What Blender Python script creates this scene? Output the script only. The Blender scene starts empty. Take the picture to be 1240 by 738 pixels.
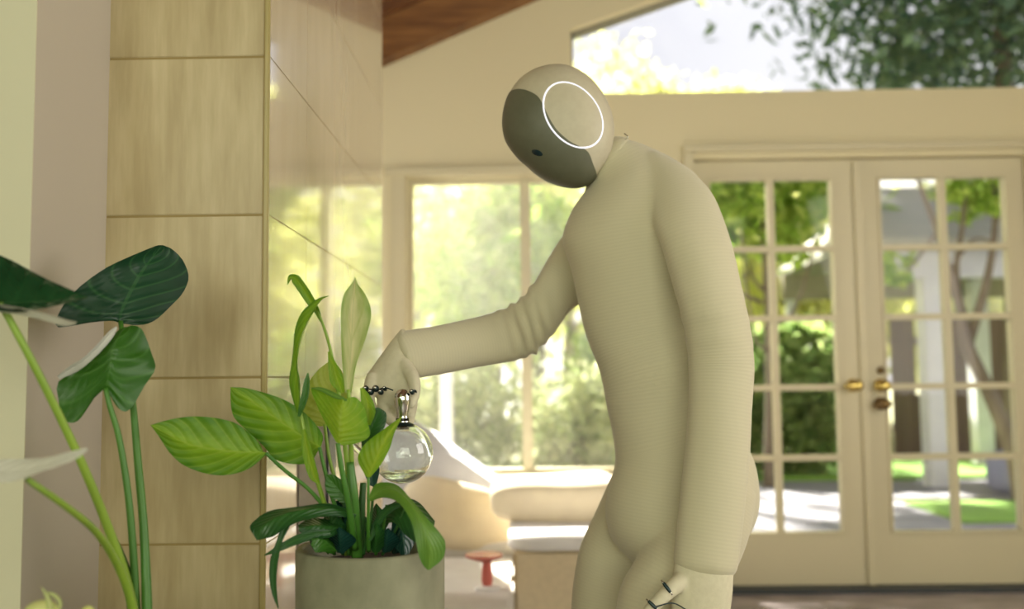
import bpy, bmesh, math, random
import numpy as np
from mathutils import Vector, Matrix
random.seed(7); np.random.seed(7)
S = bpy.context.scene
COL = S.collection
# ------------------------------------------------------------------ camera
F = 1150.0
CAM = Vector((0, 0, 1.0))
PITCH, YAW, ROLL = math.atan(88/F), math.atan(16/F), -0.011
CM = Matrix.Rotation(YAW, 3, 'Z') @ Matrix.Rotation(math.pi/2 + PITCH, 3, 'X') @ Matrix.Rotation(ROLL, 3, 'Z')
cd = bpy.data.cameras.new('camera'); cam = bpy.data.objects.new('camera', cd); COL.objects.link(cam)
cam.matrix_world = Matrix.Translation(CAM) @ CM.to_4x4()
cd.sensor_width = 36; cd.lens = 36*F/1240; cd.clip_end = 300; cd.clip_start = 0.02
cd.dof.use_dof = True; cd.dof.focus_distance = 1.68; cd.dof.aperture_fstop = 2.1; cd.dof.aperture_blades = 0
S.camera = cam
# ------------------------------------------------------------------ world, sun, lamps, exposure
S.view_settings.view_transform = 'Standard'; S.view_settings.look = 'None'
S.view_settings.gamma = 1.0; S.view_settings.use_curve_mapping = False
S.view_settings.exposure = 0.75
W = bpy.data.worlds.new('sky'); S.world = W; W.use_nodes = True
nt = W.node_tree; nt.nodes.clear()
wo = nt.nodes.new('ShaderNodeOutputWorld'); bg = nt.nodes.new('ShaderNodeBackground')
tc = nt.nodes.new('ShaderNodeTexCoord'); sx = nt.nodes.new('ShaderNodeSeparateXYZ'); cr = nt.nodes.new('ShaderNodeValToRGB')
nt.links.new(tc.outputs['Generated'], sx.inputs[0]); nt.links.new(sx.outputs['Z'], cr.inputs[0])
cr.color_ramp.elements[0].position = 0.0; cr.color_ramp.elements[0].color = (0.97, 0.95, 0.94, 1)
cr.color_ramp.elements[1].position = 0.55; cr.color_ramp.elements[1].color = (0.90, 0.92, 1.0, 1)
nt.links.new(cr.outputs[0], bg.inputs[0]); bg.inputs[1].default_value = 0.64
nt.links.new(bg.outputs[0], wo.inputs[0])
def lamp(name, kind, loc, target, energy, color, size=1.0, size_y=None):
    l = bpy.data.lights.new(name, kind); o = bpy.data.objects.new(name, l); COL.objects.link(o)
    o.location = loc; l.energy = energy; l.color = color
    o.rotation_euler = (Vector(target) - Vector(loc)).to_track_quat('-Z', 'Y').to_euler()
    if kind == 'AREA':
        l.size = size
        if size_y: l.shape = 'RECTANGLE'; l.size_y = size_y
    return l
sun = lamp('sun', 'SUN', (-3.2, 13.4, 9.5), (0, 4.4, 0), 22, (1.0, 0.95, 0.80)); sun.angle = 0.02
lamp('front_key_light', 'AREA', (-1.45, -1.9, 2.15), (-0.1, 1.8, 0.9), 23, (0.95, 1.0, 0.74), 1.1)  # key lamp set by the leaf shadows' direction; source unseen, no window built
lamp('rear_fill_light', 'AREA', (1.0, -3.1, 1.9), (0.5, 4.4, 1.5), 62, (0.96, 1.0, 0.80), 3.6, 2.2)  # added fill lamp that evens out the room; no window known there
lamp('side_fill_light', 'AREA', (3.0, 1.2, 1.7), (0.2, 2.0, 1.0), 30, (1.0, 0.93, 0.90), 1.6, 1.8)  # added lamp for the pinkish light on right-facing sides; no window built
lamp('left_fill_light', 'AREA', (-2.5, 3.75, 1.7), (0.6, 4.1, 1.1), 42, (1.0, 0.97, 0.86), .9, 1.4)  # added lamp brightening the back wall and sofa; window unseen

# ------------------------------------------------------------------ helpers
def ray(px, py):
    return CM @ Vector(((px-620)/F, -(py-369)/F, -1.0))
def at(px, py, Y):
    d = ray(px, py)
    return CAM + d*(Y/d.y)
def lin(r, g, b):
    f = lambda c: (c/255/12.92) if c/255 <= .04045 else ((c/255+.055)/1.055)**2.4
    return (f(r), f(g), f(b), 1)
MATS = {}
def mat(name, color, rough=0.6, metal=0.0, noise=None, bump=None, spec=0.5, coat=0.0, trans=None, coords='Object'):
    m = bpy.data.materials.new(name); m.use_nodes = True
    t = m.node_tree; b = t.nodes['Principled BSDF']
    b.inputs['Base Color'].default_value = color; b.inputs['Roughness'].default_value = rough
    b.inputs['Metallic'].default_value = metal; b.inputs['Specular IOR Level'].default_value = spec
    b.inputs['Coat Weight'].default_value = coat
    co = t.nodes.new('ShaderNodeTexCoord')
    if noise:   # (scale(x,y,z), color2, detail)
        mp = t.nodes.new('ShaderNodeMapping'); mp.inputs['Scale'].default_value = noise[0]
        n = t.nodes.new('ShaderNodeTexNoise'); n.inputs['Scale'].default_value = 1.0; n.inputs['Detail'].default_value = noise[2]
        r = t.nodes.new('ShaderNodeValToRGB'); r.color_ramp.elements[0].position = .32; r.color_ramp.elements[1].position = .68
        r.color_ramp.elements[0].color = color; r.color_ramp.elements[1].color = noise[1]
        t.links.new(co.outputs[coords], mp.inputs[0]); t.links.new(mp.outputs[0], n.inputs[0])
        t.links.new(n.outputs[0], r.inputs[0]); t.links.new(r.outputs[0], b.inputs['Base Color'])
    if bump:    # (scale, strength, distance)
        n2 = t.nodes.new('ShaderNodeTexNoise'); n2.inputs['Scale'].default_value = bump[0]; n2.inputs['Detail'].default_value = 5
        bp = t.nodes.new('ShaderNodeBump'); bp.inputs['Strength'].default_value = bump[1]; bp.inputs['Distance'].default_value = bump[2]
        t.links.new(co.outputs[coords], n2.inputs[0]); t.links.new(n2.outputs[0], bp.inputs['Height']); t.links.new(bp.outputs[0], b.inputs['Normal'])
    MATS[name] = m
    return m
def leaf_mat(name, edge, centre, veins=9, rough=0.32, trans=0.35, vein_col=None, vamt=0.35, spec=0.5):
    m = bpy.data.materials.new(name); m.use_nodes = True; t = m.node_tree
    b = t.nodes['Principled BSDF']; out = t.nodes['Material Output']
    b.inputs['Roughness'].default_value = rough; b.inputs['Specular IOR Level'].default_value = spec
    uv = t.nodes.new('ShaderNodeUVMap'); sp = t.nodes.new('ShaderNodeSeparateXYZ'); t.links.new(uv.outputs[0], sp.inputs[0])
    def math_(op, a, b_=None):
        n = t.nodes.new('ShaderNodeMath'); n.operation = op
        for i, v in enumerate((a, b_)):
            if v is None: continue
            if isinstance(v, (int, float)): n.inputs[i].default_value = v
            else: t.links.new(v, n.inputs[i])
        return n.outputs[0]
    a = math_('ABSOLUTE', math_('SUBTRACT', sp.outputs['X'], 0.5))        # 0 mid .. 0.5 edge
    n = t.nodes.new('ShaderNodeTexNoise'); n.inputs['Scale'].default_value = 5; t.links.new(uv.outputs[0], n.inputs[0])
    mixf = math_('ADD', math_('MULTIPLY', a, 1.7), math_('MULTIPLY', math_('SUBTRACT', n.outputs[0], 0.5), 0.9))
    mx = t.nodes.new('ShaderNodeMix'); mx.data_type = 'RGBA'; t.links.new(mixf, mx.inputs['Factor'])
    mx.inputs[6].default_value = centre; mx.inputs[7].default_value = edge
    # lateral veins sweep towards the tip
    ph = math_('SUBTRACT', sp.outputs['Y'], math_('MULTIPLY', a, 0.55))
    w = math_('SINE', math_('MULTIPLY', ph, veins*2*math.pi))
    vein = math_('POWER', math_('MAXIMUM', w, 0.0), 8.0)
    midr = math_('LESS_THAN', a, 0.018)
    vf = math_('MULTIPLY', math_('MAXIMUM', vein, midr), vamt)
    mv = t.nodes.new('ShaderNodeMix'); mv.data_type = 'RGBA'; t.links.new(vf, mv.inputs['Factor'])
    t.links.new(mx.outputs[2], mv.inputs[6]); mv.inputs[7].default_value = vein_col or centre
    t.links.new(mv.outputs[2], b.inputs['Base Color'])
    bp = t.nodes.new('ShaderNodeBump'); bp.inputs['Strength'].default_value = 0.22; bp.inputs['Distance'].default_value = 0.002
    t.links.new(w, bp.inputs['Height']); t.links.new(bp.outputs[0], b.inputs['Normal'])
    tr = t.nodes.new('ShaderNodeBsdfTranslucent'); t.links.new(mv.outputs[2], tr.inputs[0])
    ms = t.nodes.new('ShaderNodeMixShader'); ms.inputs[0].default_value = trans
    t.links.new(b.outputs[0], ms.inputs[1]); t.links.new(tr.outputs[0], ms.inputs[2]); t.links.new(ms.outputs[0], out.inputs[0])
    return m
def glass_mat(name, tint=(1, 1, 1, 1), refl=1.0):
    m = bpy.data.materials.new(name); m.use_nodes = True; t = m.node_tree; t.nodes.clear()
    o = t.nodes.new('ShaderNodeOutputMaterial'); mx = t.nodes.new('ShaderNodeMixShader')
    a = t.nodes.new('ShaderNodeBsdfTransparent'); a.inputs[0].default_value = tint
    g = t.nodes.new('ShaderNodeBsdfGlossy'); g.inputs['Roughness'].default_value = 0.0
    fr = t.nodes.new('ShaderNodeFresnel'); fr.inputs[0].default_value = 1.22
    t.links.new(fr.outputs[0], mx.inputs[0]); t.links.new(a.outputs[0], mx.inputs[1]); t.links.new(g.outputs[0], mx.inputs[2]); t.links.new(mx.outputs[0], o.inputs[0])
    return m
def worldloc(o):
    v = Vector((0, 0, 0))
    while o is not None: v += o.location; o = o.parent
    return v
def link(name, me, m, parent=None, smooth=False):
    o = bpy.data.objects.new(name, me); COL.objects.link(o)
    if m is not None: me.materials.clear(); me.materials.append(m)
    if parent: o.parent = parent
    if smooth:
        for p in me.polygons: p.use_smooth = True
    return o
def mesh_obj(name, verts, faces, m, parent=None, smooth=False, uvs=None):
    off = worldloc(parent) if parent else Vector((0, 0, 0))
    me = bpy.data.meshes.new(name)
    me.from_pydata([tuple(Vector(v)-off) for v in verts], [], faces); me.update()
    if uvs:
        ul = me.uv_layers.new(name='UVMap')
        for lp in me.loops: ul.data[lp.index].uv = uvs[lp.vertex_index]
    return link(name, me, m, parent, smooth)
def bm_obj(name, bm, m, parent=None, smooth=False):
    off = worldloc(parent) if parent else Vector((0, 0, 0))
    bmesh.ops.translate(bm, verts=bm.verts, vec=-off)
    bmesh.ops.recalc_face_normals(bm, faces=bm.faces)
    me = bpy.data.meshes.new(name); bm.to_mesh(me); bm.free()
    return link(name, me, m, parent, smooth)
def add_box(bm, x0, x1, y0, y1, z0, z1, bevel=0.0):
    v = [bm.verts.new(p) for p in ((x0,y0,z0),(x1,y0,z0),(x1,y1,z0),(x0,y1,z0),(x0,y0,z1),(x1,y0,z1),(x1,y1,z1),(x0,y1,z1))]
    fs = [bm.faces.new([v[i] for i in q]) for q in ((0,3,2,1),(4,5,6,7),(0,1,5,4),(1,2,6,5),(2,3,7,6),(3,0,4,7))]
    if bevel: bmesh.ops.bevel(bm, geom=list({e for f in fs for e in f.edges}), offset=bevel, segments=2, affect='EDGES')
def box(name, x0, x1, y0, y1, z0, z1, m, parent=None, bevel=0.0):
    bm = bmesh.new(); add_box(bm, x0, x1, y0, y1, z0, z1, bevel); return bm_obj(name, bm, m, parent)
def add_prism(bm, poly, y0, y1):     # polygon in XZ extruded along Y
    a = [bm.verts.new((x, y0, z)) for x, z in poly]; b = [bm.verts.new((x, y1, z)) for x, z in poly]
    bm.faces.new(a); bm.faces.new(b[::-1]); n = len(poly)
    for i in range(n): bm.faces.new((a[i], b[i], b[(i+1) % n], a[(i+1) % n]))
def catmull(pts, n):
    P = [np.array(p, float) for p in pts]
    if len(P) == 2: return [P[0] + (P[1]-P[0])*i/(n-1) for i in range(n)]
    P = [2*P[0]-P[1]] + P + [2*P[-1]-P[-2]]
    k = len(P)-3; out = []
    for i in range(n):
        u = i/(n-1)*k; j = min(int(u), k-1); t = u-j
        a, b, c, d = P[j:j+4]
        out.append(.5*((2*b)+(c-a)*t+(2*a-5*b+4*c-d)*t*t+(3*b-a-3*c+d)*t**3))
    return out
def tube_data(pts, radii, n=10, segs=24):
    C = catmull(pts, segs); Rr = catmull([(r,) for r in radii], segs)
    V, Fc = [], []
    up = Vector((0.13, 0.31, 0.94)).normalized()
    for i, c in enumerate(C):
        a = Vector(C[max(i-1, 0)]); b = Vector(C[min(i+1, segs-1)]); t = (b-a).normalized()
        u = t.cross(up)
        if u.length < 1e-4: u = t.cross(Vector((1, 0, 0)))
        u.normalize(); w = t.cross(u)
        for k in range(n):
            th = 2*math.pi*k/n; V.append(Vector(c) + (u*math.cos(th)+w*math.sin(th))*max(float(Rr[i][0]), 1e-4))
    for i in range(segs-1):
        for k in range(n):
            Fc.append((i*n+k, i*n+(k+1) % n, (i+1)*n+(k+1) % n, (i+1)*n+k))
    Fc.append(tuple(range(n))[::-1]); Fc.append(tuple((segs-1)*n+k for k in range(n)))
    return V, Fc
def tube(name, pts, radii, m, parent=None, n=10, segs=24):
    V, Fc = tube_data(pts, radii, n, segs); return mesh_obj(name, V, Fc, m, parent, True)
def lathe(name, prof, centre, m, parent=None, n=48, smooth=True, flip=False):   # prof: list (r, z)
    V, Fc = [], []
    for r, z in prof:
        for k in range(n):
            a = 2*math.pi*k/n; V.append(Vector(centre)+Vector((r*math.cos(a), r*math.sin(a), z)))
    for i in range(len(prof)-1):
        for k in range(n):
            Fc.append((i*n+k, i*n+(k+1) % n, (i+1)*n+(k+1) % n, (i+1)*n+k))
    if flip: Fc = [f[::-1] for f in Fc]
    return mesh_obj(name, V, Fc, m, parent, smooth)
def thing(name, label, cat, loc=(0, 0, 0), group=None):
    o = bpy.data.objects.new(name, None); COL.objects.link(o); o.location = loc
    o['label'] = label; o['category'] = cat; o.empty_display_size = 0.1
    if group: o['group'] = group
    return o
def tag(o, label, cat, group=None):
    o['label'] = label; o['category'] = cat
    if group: o['group'] = group
    return o
def struct(o, label=None, cat=None):
    o['kind'] = 'structure'
    if label: o['label'] = label
    if cat: o['category'] = cat
    return o
def sempty(name, loc, label=None, cat=None):
    o = bpy.data.objects.new(name, None); COL.objects.link(o); o.location = loc; o.empty_display_size = 0.1
    return struct(o, label, cat)

# ------------------------------------------------------------------ materials
M_wall = mat('wall_paint', (0.61, 0.545, 0.355, 1), 0.7, bump=(60, .1, .002))
M_wallL = mat('left_wall_paint', (0.62, 0.60, 0.44, 1), 0.7, bump=(60, .1, .002))
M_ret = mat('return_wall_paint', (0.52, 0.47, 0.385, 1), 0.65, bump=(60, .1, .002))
M_trim = mat('trim_paint', (0.53, 0.475, 0.315, 1), 0.45, bump=(40, .05, .001))
M_ceil = mat('ceiling_boards', lin(120, 78, 40), 0.6, noise=((2, 30, 3), lin(86, 50, 24), 4))
M_beam = mat('beam_wood', lin(134, 92, 48), 0.55, noise=((3, 3, 26), lin(96, 58, 26), 6), bump=(30, .3, .004))
M_floor = mat('floor_tile', lin(126, 116, 114), 0.3, noise=((6, 9, 6), lin(168, 157, 158), 5))
M_dark = mat('dark_threshold', (0.02, 0.03, 0.035, 1), 0.5, noise=((20, 20, 20), (0.03, 0.035, 0.04, 1), 3))
M_grout = mat('grout', (0.30, 0.22, 0.085, 1), 0.85, bump=(200, .4, .001))
def tile_mat(name, c1, c2, rough, coat, spec):
    m = mat(name, c1, rough, noise=((14, 14, 3.2), c2, 7), spec=spec, coat=coat)
    t = m.node_tree; b = t.nodes['Principled BSDF']; b.inputs['Coat Roughness'].default_value = 0.05
    oi = t.nodes.new('ShaderNodeObjectInfo'); ad = t.nodes.new('ShaderNodeVectorMath'); ad.operation = 'ADD'
    cx = t.nodes.new('ShaderNodeCombineXYZ'); mu = t.nodes.new('ShaderNodeMath'); mu.operation = 'MULTIPLY'; mu.inputs[1].default_value = 37
    t.links.new(oi.outputs['Random'], mu.inputs[0]); t.links.new(mu.outputs[0], cx.inputs[0]); t.links.new(mu.outputs[0], cx.inputs[2])
    mp = [n for n in t.nodes if n.type == 'MAPPING'][0]; nz = [n for n in t.nodes if n.type == 'TEX_NOISE'][0]
    t.links.new(mp.outputs[0], ad.inputs[0]); t.links.new(cx.outputs[0], ad.inputs[1]); t.links.new(ad.outputs[0], nz.inputs[0])
    return m
M_tile = tile_mat('travertine_tile', (0.41, 0.325, 0.175, 1), (0.55, 0.46, 0.28, 1), 0.38, 0.0, 0.4)
t_ = M_tile.node_tree; vz = t_.nodes.new('ShaderNodeTexNoise'); vz.inputs['Scale'].default_value = 1; vz.inputs['Detail'].default_value = 8
mpv = t_.nodes.new('ShaderNodeMapping'); mpv.inputs['Scale'].default_value = (75, 75, 7); co_ = [n for n in t_.nodes if n.type == 'TEX_COORD'][0]
t_.links.new(co_.outputs['Object'], mpv.inputs[0]); t_.links.new(mpv.outputs[0], vz.inputs[0])
rv = t_.nodes.new('ShaderNodeValToRGB'); rv.color_ramp.elements[0].position = .36; rv.color_ramp.elements[0].color = (.80, .77, .70, 1); rv.color_ramp.elements[1].position = .66; rv.color_ramp.elements[1].color = (1.06, 1.06, 1.06, 1)
t_.links.new(vz.outputs[0], rv.inputs[0]); mxv = t_.nodes.new('ShaderNodeMix'); mxv.data_type = 'RGBA'; mxv.blend_type = 'MULTIPLY'; mxv.inputs['Factor'].default_value = .5
bsd = t_.nodes['Principled BSDF']; src = bsd.inputs['Base Color'].links[0].from_socket
t_.links.new(src, mxv.inputs[6]); t_.links.new(rv.outputs[0], mxv.inputs[7]); t_.links.new(mxv.outputs[2], bsd.inputs['Base Color'])
bpv = t_.nodes.new('ShaderNodeBump'); bpv.inputs['Strength'].default_value = .25; bpv.inputs['Distance'].default_value = .001; t_.links.new(vz.outputs[0], bpv.inputs['Height']); t_.links.new(bpv.outputs[0], bsd.inputs['Normal'])
M_tileG = tile_mat('polished_tile', (0.52, 0.43, 0.30, 1), (0.58, 0.49, 0.36, 1), 0.22, 1.0, 0.5)
M_glass = glass_mat('window_glass')
M_brass = mat('brass', (0.75, 0.58, 0.18, 1), 0.22, 1.0, noise=((30, 30, 30), (0.65, 0.5, 0.16, 1), 2))
M_bronze = mat('aged_bronze', (0.16, 0.10, 0.04, 1), 0.4, 0.8, noise=((30, 30, 30), (0.2, 0.13, 0.05, 1), 2))
M_chrome = mat('chrome', (0.75, 0.75, 0.72, 1), 0.12, 1.0, noise=((20, 20, 20), (0.65, 0.66, 0.62, 1), 2))
M_black = mat('black_metal', (0.012, 0.03, 0.032, 1), 0.3, 0.6, noise=((60, 60, 60), (0.03, 0.05, 0.05, 1), 2))

# ------------------------------------------------------------------ room shell
YB = 4.49
def wx(px, py): p = at(px, py, YB); return p.x, p.z
ZF = 0.0
# openings of the back wall
WX0, WX1 = wx(492, 400)[0], wx(790, 400)[0]
WZ0, WZ1 = wx(600, 576)[1], wx(560, 213)[1]
DX0, DX1 = wx(846, 450)[0], wx(1252, 450)[0] + 0.02
DZ1 = wx(1048, 190)[1]
UX0 = wx(692, 80)[0]; UZ0 = wx(950, 110)[1]
p1 = wx(692, 35); p2 = wx(792, 0); US = (p2[1]-p1[1])/(p2[0]-p1[0])
UXR = 3.0
utop = lambda x: p1[1] + US*(x-p1[0])
b1 = wx(465, 81); b2 = wx(652, 0); BS = (b2[1]-b1[1])/(b2[0]-b1[0])
bz = lambda x: b1[1] + BS*(x-b1[0])
XL, XR = -3.0, 3.4
bm = bmesh.new()
T0, T1 = YB, YB+0.16
add_prism(bm, [(XL, 0), (WX0, 0), (WX0, bz(WX0)+.5), (XL, bz(XL)+.5)], T0, T1)
add_prism(bm, [(WX0, 0), (WX1, 0), (WX1, WZ0), (WX0, WZ0)], T0, T1)
add_prism(bm, [(WX0, WZ1), (UX0, WZ1), (UX0, bz(UX0)+.5), (WX0, bz(WX0)+.5)], T0, T1)
add_prism(bm, [(UX0, WZ1), (WX1, WZ1), (WX1, UZ0), (UX0, UZ0)], T0, T1)
add_prism(bm, [(WX1, 0), (DX0, 0), (DX0, UZ0), (WX1, UZ0)], T0, T1)
add_prism(bm, [(DX0, DZ1), (DX1, DZ1), (DX1, UZ0), (DX0, UZ0)], T0, T1)
add_prism(bm, [(DX1, 0), (XR, 0), (XR, UZ0), (DX1, UZ0)], T0, T1)
add_prism(bm, [(UX0, utop(UX0)), (UXR, utop(UXR)), (UXR, bz(UXR)+.5), (UX0, bz(UX0)+.5)], T0, T1)
add_prism(bm, [(UXR, UZ0), (XR, UZ0), (XR, bz(XR)+.5), (UXR, bz(UXR)+.5)], T0, T1)
struct(bm_obj('wall_back', bm, M_wall))
struct(box('floor', XL, XR, -3.3, T1, -0.1, 0.0, M_floor))
# sloped ceiling of boards, rafter along the gable
bm = bmesh.new()
add_prism(bm, [(XL, bz(XL)+.24), (XR, bz(XR)+.24), (XR, bz(XR)+.34), (XL, bz(XL)+.34)], -3.3, T1)
struct(bm_obj('ceiling', bm, M_ceil))
bm = bmesh.new()
add_prism(bm, [(XL, bz(XL)), (XR, bz(XR)), (XR, bz(XR)+.20), (XL, bz(XL)+.20)], YB-0.10, YB)
struct(bm_obj('trim_1', bm, M_beam))
bm = bmesh.new()
add_prism(bm, [(XL, bz(XL)+.20), (XR, bz(XR)+.20), (XR, bz(XR)+.24), (XL, bz(XL)+.24)], YB-0.16, YB)
struct(bm_obj('trim_2', bm, M_ceil))
struct(box('wall_right', XR, XR+.12, -3.3, T1, 0, 5.2, M_wall))
struct(box('wall_front', XL, XR, -3.42, -3.3, 0, 5.2, M_wall))
struct(box('wall_left', XL-.12, XL, -3.3, T1, 0, 5.2, M_wall))
# header ledge over the doors and casings
TX0, TZ = wx(832, 400)[0], wx(1048, 183)[1]
bm = bmesh.new()
add_box(bm, TX0, XR-.6, YB-.03, YB, TZ, TZ+.035, .004)
add_box(bm, TX0, DX0, YB-.022, YB, 0, TZ, .004)
add_box(bm, DX1, DX1+.07, YB-.022, YB, 0, TZ, .004)
struct(bm_obj('trim_3', bm, M_trim))
bm = bmesh.new()
add_box(bm, WX0-.10, WX1+.10, YB-.03, YB, WZ1, WZ1+.04, .004)
add_box(bm, WX0-.07, WX0, YB-.022, YB, WZ0, WZ1, .004); add_box(bm, WX1, WX1+.07, YB-.022, YB, WZ0, WZ1, .004)
add_box(bm, WX0-.10, WX1+.10, YB-.06, YB+.02, WZ0-.04, WZ0, .004)
struct(bm_obj('trim_4', bm, M_trim))
# window 1
MX = wx(637, 350)[0]
w1 = sempty('window_1', (MX, YB+.08, WZ0), 'wide two-pane window behind the reaching arm', 'window')
bm = bmesh.new(); fw = .025
add_box(bm, WX0, WX0+fw, YB+.05, YB+.11, WZ0, WZ1); add_box(bm, WX1-fw, WX1, YB+.05, YB+.11, WZ0, WZ1)
add_box(bm, WX0+fw, WX1-fw, YB+.05, YB+.11, WZ0, WZ0+fw); add_box(bm, WX0+fw, WX1-fw, YB+.05, YB+.11, WZ1-fw, WZ1)
bm_obj('window_frame', bm, M_trim, w1)
box('mullion', MX-.024, MX+.024, YB+.03, YB+.12, WZ0+fw, WZ1-fw, M_trim, w1, .004)
box('pane', WX0+fw, MX-.024, YB+.078, YB+.082, WZ0+fw, WZ1-fw, M_glass, w1)
box('pane', MX+.024, WX1-fw, YB+.078, YB+.082, WZ0+fw, WZ1-fw, M_glass, w1)
# upper gable window
w2 = sempty('window_2', (UX0, YB+.08, UZ0), 'sloping gable window above the doors', 'window')
bm = bmesh.new()
fr_ = .012
add_prism(bm, [(UX0, UZ0), (UX0+fr_, UZ0), (UX0+fr_, utop(UX0+fr_)), (UX0, utop(UX0))], YB+.05, YB+.1)
add_prism(bm, [(UX0, utop(UX0)-.025), (UXR, utop(UXR)-.025), (UXR, utop(UXR)), (UX0, utop(UX0))], YB+.05, YB+.1)
add_prism(bm, [(UX0, UZ0), (UXR, UZ0), (UXR, UZ0+.012), (UX0, UZ0+.012)], YB+.05, YB+.1)
bm_obj('window_frame', bm, mat('grey_frame', (0.20, 0.19, 0.14, 1), .5, noise=((9, 9, 9), (.24, .22, .17, 1), 2)), w2)
bm = bmesh.new(); add_prism(bm, [(UX0+fr_, UZ0+.012), (UXR, UZ0+.012), (UXR, utop(UXR)-.025), (UX0+fr_, utop(UX0)-.02)], YB+.073, YB+.077)
bm_obj('pane', bm, M_glass, w2)
# french doors
SX = wx(1049, 450)[0]
def door(name, x0, x1, gx0, gx1, hinge_left, label):
    d = sempty(name, ((x0+x1)/2, YB+.06, 0.02), label, 'door')
    y0, y1 = YB+.035, YB+.08
    zz = [wx(1040, y)[1] for y in (215, 299, 384, 469, 555, 646)]
    zb, zt = 0.02, DZ1-.006
    bm = bmesh.new()
    add_box(bm, x0, gx0, y0, y1, zb, zt); add_box(bm, gx1, x1, y0, y1, zb, zt)
    add_box(bm, gx0, gx1, y0, y1, zb, zz[5]); add_box(bm, gx0, gx1, y0, y1, zz[0], zt)
    bm_obj('door_frame', bm, M_trim, d)
    gm = (gx0+gx1)/2; mw = .016
    box('muntin', gm-mw, gm+mw, y0-.004, y1-.01, zz[5], zz[0], M_trim, d)
    for k in range(1, 5):
        for a, b in ((gx0, gm-mw), (gm+mw, gx1)):
            box('muntin', a, b, y0-.003, y1-.01, zz[k]-.014, zz[k]+.014, M_trim, d)
    for k in range(5):
        hi = zz[k]-(.014 if k else 0); lo = zz[k+1]+(.014 if k < 4 else 0)
        for a, b in ((gx0, gm-mw), (gm+mw, gx1)):
            box('pane', a, b, YB+.056, YB+.060, lo, hi, M_glass, d)
    # bead strip round the glazing, on the room side
    bm = bmesh.new()
    for a, b, c, e in ((gx0-.012, gx0, zz[5]-.012, zz[0]+.012), (gx1, gx1+.012, zz[5]-.012, zz[0]+.012), (gx0, gx1, zz[5]-.012, zz[5]), (gx0, gx1, zz[0], zz[0]+.012)):
        add_box(bm, a, b, y0-.008, y0, c, e)
    bm_obj('glazing_bead', bm, M_trim, d)
    return d
g = lambda px: wx(px, 430)[0]
d1 = door('door_1', DX0+.004, SX-.003, g(867), g(1016), True, 'left french door half hidden by the robot')
d2 = door('door_2', SX+.003, DX1-.004, g(1077), g(1231), False, 'right french door with the dark lever handle')
struct(box('trim_5', SX-.02, SX+.02, YB+.015, YB+.034, .02, DZ1-.01, M_trim, bevel=.004))
struct(box('trim_6', TX0-.02, XR-.6, YB-.06, YB+.10, 0.0, .018, M_dark))
def knob(parent, px, py, m, lever=0, big=1.0, rose=True):
    c = at(px, py, YB+.035)
    def disc(name, y0, y1, r0, r1, par):
        V, Fc = tube_data([(c.x, y0, c.z), (c.x, (y0+y1)/2, c.z), (c.x, y1, c.z)], [r0, (r0+r1)/2, r1], 20, 6)
        return mesh_obj(name, V, Fc, m, par, True)
    h = disc('handle', YB+.036, YB+.024, .032*big, .028*big, parent)
    if rose:
        disc('knob', YB+.026, YB-.012, .011, .012, h)
        bm = bmesh.new(); bmesh.ops.create_uvsphere(bm, u_segments=20, v_segments=12, radius=.027*big, matrix=Matrix.Translation((c.x, YB-.028, c.z)) @ Matrix.Diagonal((1, .8, 1, 1)))
        bm_obj('knob', bm, m, h, True)
    if lever:
        tube('lever', [(c.x, YB-.02, c.z), (c.x+lever*.05, YB-.026, c.z-.002), (c.x+lever*.075, YB-.022, c.z-.006)], [.010, .008, .007], m, h)
knob(d1, 1033, 467, M_brass, -.8); knob(d2, 1066, 467, M_brass, .3)
knob(d2, 1066, 489, M_bronze, -.7); knob(d2, 1066, 449, M_bronze, 0, .55, False)

# ------------------------------------------------------------------ tiled pillar and the wall left of it
PX, PY = -0.479, 1.755                      # right front corner
PYB = 3.167
TS = 199/1150*PY
jz = [at(322, y, PY).z for y in (457,)][0]
rows = [jz + TS*k for k in range(-4, 8)]
pxl = at(127, 457, PY).x
pil = sempty('wall_pillar', ((PX+pxl)/2, PY+.3, 0), 'pillar clad in travertine tiles, glossy on its window side', 'pillar')
box('core', pxl-.2, PX-.0012, PY+.0014, PYB, 0.0, 2.95, M_grout, pil)
edge = .0095
def tile_front(x0, x1, z0, z1):
    o = box('tile', x0, x1, PY, PY+.009, z0, z1, M_tile, pil, .0012); return o
gp = .0022
for k in range(len(rows)-1):
    z0, z1 = rows[k]+gp, rows[k+1]-gp
    if z1 < 0.05 or z0 > 2.9: continue
    z0 = max(z0, .01); z1 = min(z1, 2.95)
    tile_front(pxl-.03, PX-edge-gp, z0, z1)
    y = PY+.003
    while y < PYB-.01:
        y1 = min(y+TS, PYB)
        box('tile', PX-.009, PX, y+gp*.2, y1-gp*.2, z0-gp*.55, z1+gp*.55, M_tileG, pil, .0006)
        y = y1
box('corner_strip', PX-edge, PX-.0005, PY-.001, PY+.008, 0, 2.95, mat('corner_bronze', (0.36, 0.29, 0.10, 1), .4, noise=((20, 20, 6), (.42, .34, .14, 1), 4)), pil, .002)
# wall left of the pillar: a return towards the camera, then a face
YL = 1.486
xr = pxl - 0.004
bm = bmesh.new(); add_box(bm, xr-.02, xr, YL+.002, PY+.6, 0, 2.95); struct(bm_obj('wall_return', bm, M_ret))
bm = bmesh.new(); add_box(bm, XL, xr, YL-.001, YL+.002, 0, 3.2); add_box(bm, XL, xr-.02, YL+.002, YL+.12, 0, 3.2); struct(bm_obj('wall_side', bm, M_wallL))
# hearth the planters stand on
HZ = 0.40
struct(box('trim_7', -1.05, -0.02, 0.92, PY-.004, 0, HZ, mat('hearth_stone', (0.45, 0.42, 0.34, 1), .6, noise=((8, 8, 8), (.52, .48, .40, 1), 5)), bevel=.006))

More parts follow.
